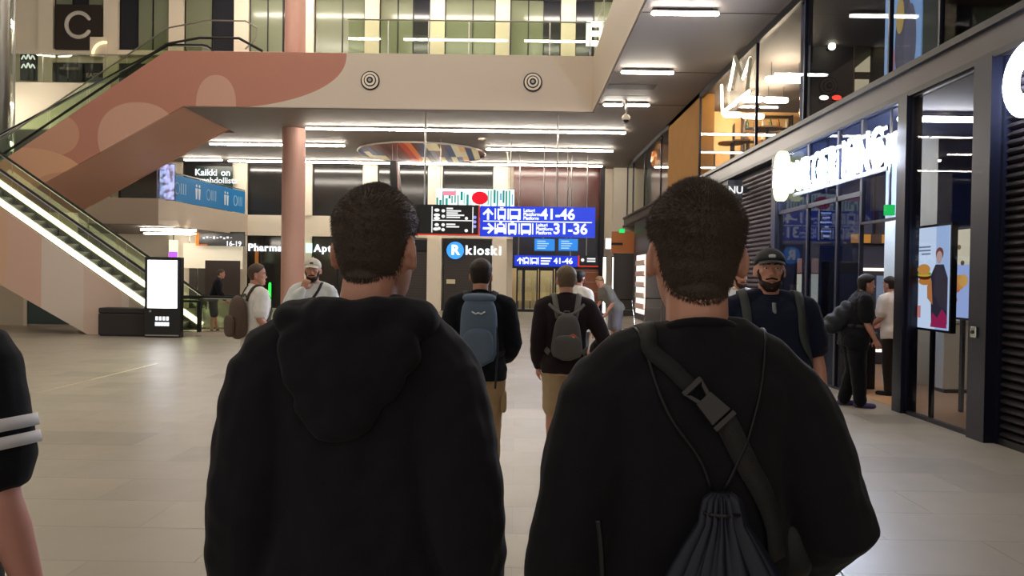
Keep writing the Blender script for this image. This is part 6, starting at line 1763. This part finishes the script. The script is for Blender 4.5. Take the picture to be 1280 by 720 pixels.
def backpack(D, name, label, c, w, h, d, zc, strap_c, taper=.85, logo=None, style='box', yoff=-.13):
    U = D['up']
    t = bag_root(name, label, 'backpack', D)
    m = mat('pack_' + c, c, .75, var=.08, vscale=12, bump=.1, bscale=300)
    rs = []
    for k in range(13):
        q = -1 + 2 * k / 12
        sc = (1 - abs(q) ** 4) ** .35 if abs(q) < 1 else .12
        wd = w / 2 * (1 + (taper - 1) * (q * .5 + .5)) * max(.25, sc); dp = d / 2 * (1 + (taper - 1) * (q * .5 + .5)) * max(.25, sc)
        ring = []
        for i in range(28):
            a = 2 * PI * i / 28; e = 2 / 3.2
            x = wd * math.copysign(abs(math.cos(a)) ** e, math.cos(a)); y = dp * math.copysign(abs(math.sin(a)) ** e, math.sin(a))
            ring.append(U((x, yoff - d / 2 + y, zc + q * h / 2)))
        rs.append(ring)
    mb = MB().rings(rs)
    mb.build('main_compartment', m, t, True)
    # front pocket
    mb = MB().ball(U((0, yoff - d - .002, zc - h * .2)), (w * .38, .03, h * .24), 20, 14, 3.0); mb.build('front_pocket', m, t, True)
    sm = mat('strap_' + strap_c, strap_c, .8)
    for sd in (-1, 1):
        if D is B1: pass
        ribbon('shoulder_strap', [U((sd * .07, yoff, zc + h * .38)), U((sd * .095, -.09, 1.50)), U((sd * .11, -.01, 1.545)), U((sd * .12, .09, 1.48)), U((sd * .14, .14, 1.33)), U((sd * .18, .06, 1.14)), U((sd * .15, yoff, zc - h * .36))], .045, .008, sm, t, D['bvh'], off=.006)
    MB().tube([U((-.03, yoff - .01, zc + h * .47)), U((-.02, yoff - .01, zc + h * .53)), U((.02, yoff - .01, zc + h * .53)), U((.03, yoff - .01, zc + h * .47))], .007, 8).build('grab_loop', sm, t)
    return t, m, sm, U, yoff - d
t, m, sm, U, yb2 = backpack(B1, 'backpack', 'tall blue-grey backpack with a silver emblem on the navy jumper', '#56687c', .29, .53, .17, 1.27, '#1d232b', .92)
MB().tube([U((-.045, yb2 - .012, 1.415)), U((-.02, yb2 - .014, 1.40)), U((0, yb2 - .014, 1.408)), U((.02, yb2 - .014, 1.40)), U((.045, yb2 - .012, 1.415))], .006, 6).build('emblem', mat('silver_emblem', '#cfd6dc', .4), t)
MB().ball(U((0, -.2, 1.515)), (.125, .085, .035), 20, 10, 2.6).build('lid', m, t, True)
MB().tube([U((.13, yb2 + .05, 1.3)), U((.145, yb2 + .05, 1.15)), U((.13, yb2 + .05, .85))], .008, 6).build('compression_strap', sm, t)
t, m, sm, U, yb2 = backpack(B2, 'backpack', 'rounded grey backpack with a round orange badge on the dark plum jumper', '#55524f', .30, .40, .15, 1.205, '#6f6c68', .62)
MB().disc(U((.045, yb2 - .02, 1.20)), .034, 'y', .012, 20).build('badge', mat('badge_orange', '#c9664a', .6), t)
MB().disc(U((.045, yb2 - .024, 1.20)), .014, 'y', .012, 12).build('badge_centre', mat('badge_centre', '#e8c9b0', .6), t)
for sd in (-1, 1):
    MB().tube(spline([U((sd * .15, -.10, 1.475)), U((sd * .09, -.15, 1.42)), U((sd * .02, -.19, 1.385))], 10), .013, 8, ref=(0, 1, 0), flat=.4).build('shoulder_strap', sm, t, True)
t, m, sm, U, yb2 = backpack(B3, 'backpack', 'slouchy brown backpack on the back of the man in the white T-shirt', '#5c4a3d', .31, .50, .19, 1.19, '#43352c', .7)

# black bag slung on the person at the restaurant
U = B10['up']
t = bag_root('shoulder_bag', 'large soft black bag slung behind the person at the restaurant door', 'bag', B10)
mb = MB()
for (x, y, z, rx, ry, rz_) in ((0, -.17, 1.26, .15, .08, .15), (0, -.23, 1.17, .16, .10, .15), (0, -.30, 1.08, .16, .12, .13), (0, -.37, 1.0, .16, .13, .09)):
    mb.ball(U((x, y, z)), (rx, ry, rz_), 20, 12, 2.4)
mesh_obj('bag_body', voxel_mesh('bag_body', mb, .012, 14, wrinkle=.010, material=mat('slung_black', '#131316', .8)), t)
ribbon('strap', [U((-.1, -.16, 1.32)), U((-.13, -.08, 1.50)), U((-.1, .05, 1.5)), U((.05, .15, 1.3)), U((.2, .06, 1.12)), U((.14, -.18, 1.08))], .04, .005, M_web, t, B10['bvh'], off=.006)
# crossbody strap of the man in the white cap
U = B4['up']
t = bag_root('crossbody_bag', 'thin black crossbody strap over the pale sweatshirt of the man in the white cap', 'bag', B4)
ribbon('strap', [U((-.10, -.12, 1.46)), U((-.10, -.02, 1.54)), U((-.07, .10, 1.46)), U((.02, .15, 1.32)), U((.12, .14, 1.15)), U((.19, .06, 1.02))], .028, .005, M_black, t, B4['bvh'], off=.005)
MB().ball(U((.20, -.02, .97)), (.05, .10, .08), 18, 10, 3).build('pouch', M_black, t, True)
# backpack straps of the big man
U = B9['up']
t = bag_root('backpack', 'dark backpack with grey shoulder straps worn by the big man in the cap', 'backpack', B9)
rs = MB().ball(U((0, -.26, 1.24)), (.17, .10, .24), 22, 14, 3).build('main_compartment', mat('pack_dark', '#1c1d22', .8), t, True)
for sd in (-1, 1):
    ribbon('shoulder_strap', [U((sd * .12, -.16, 1.42)), U((sd * .15, -.05, 1.54)), U((sd * .155, .06, 1.5)), U((sd * .16, .15, 1.38)), U((sd * .19, .16, 1.25)), U((sd * .24, .02, 1.12))], .05, .010, mat('strap_greygreen', '#3a3f40', .8), t, B9['bvh'], off=.008)
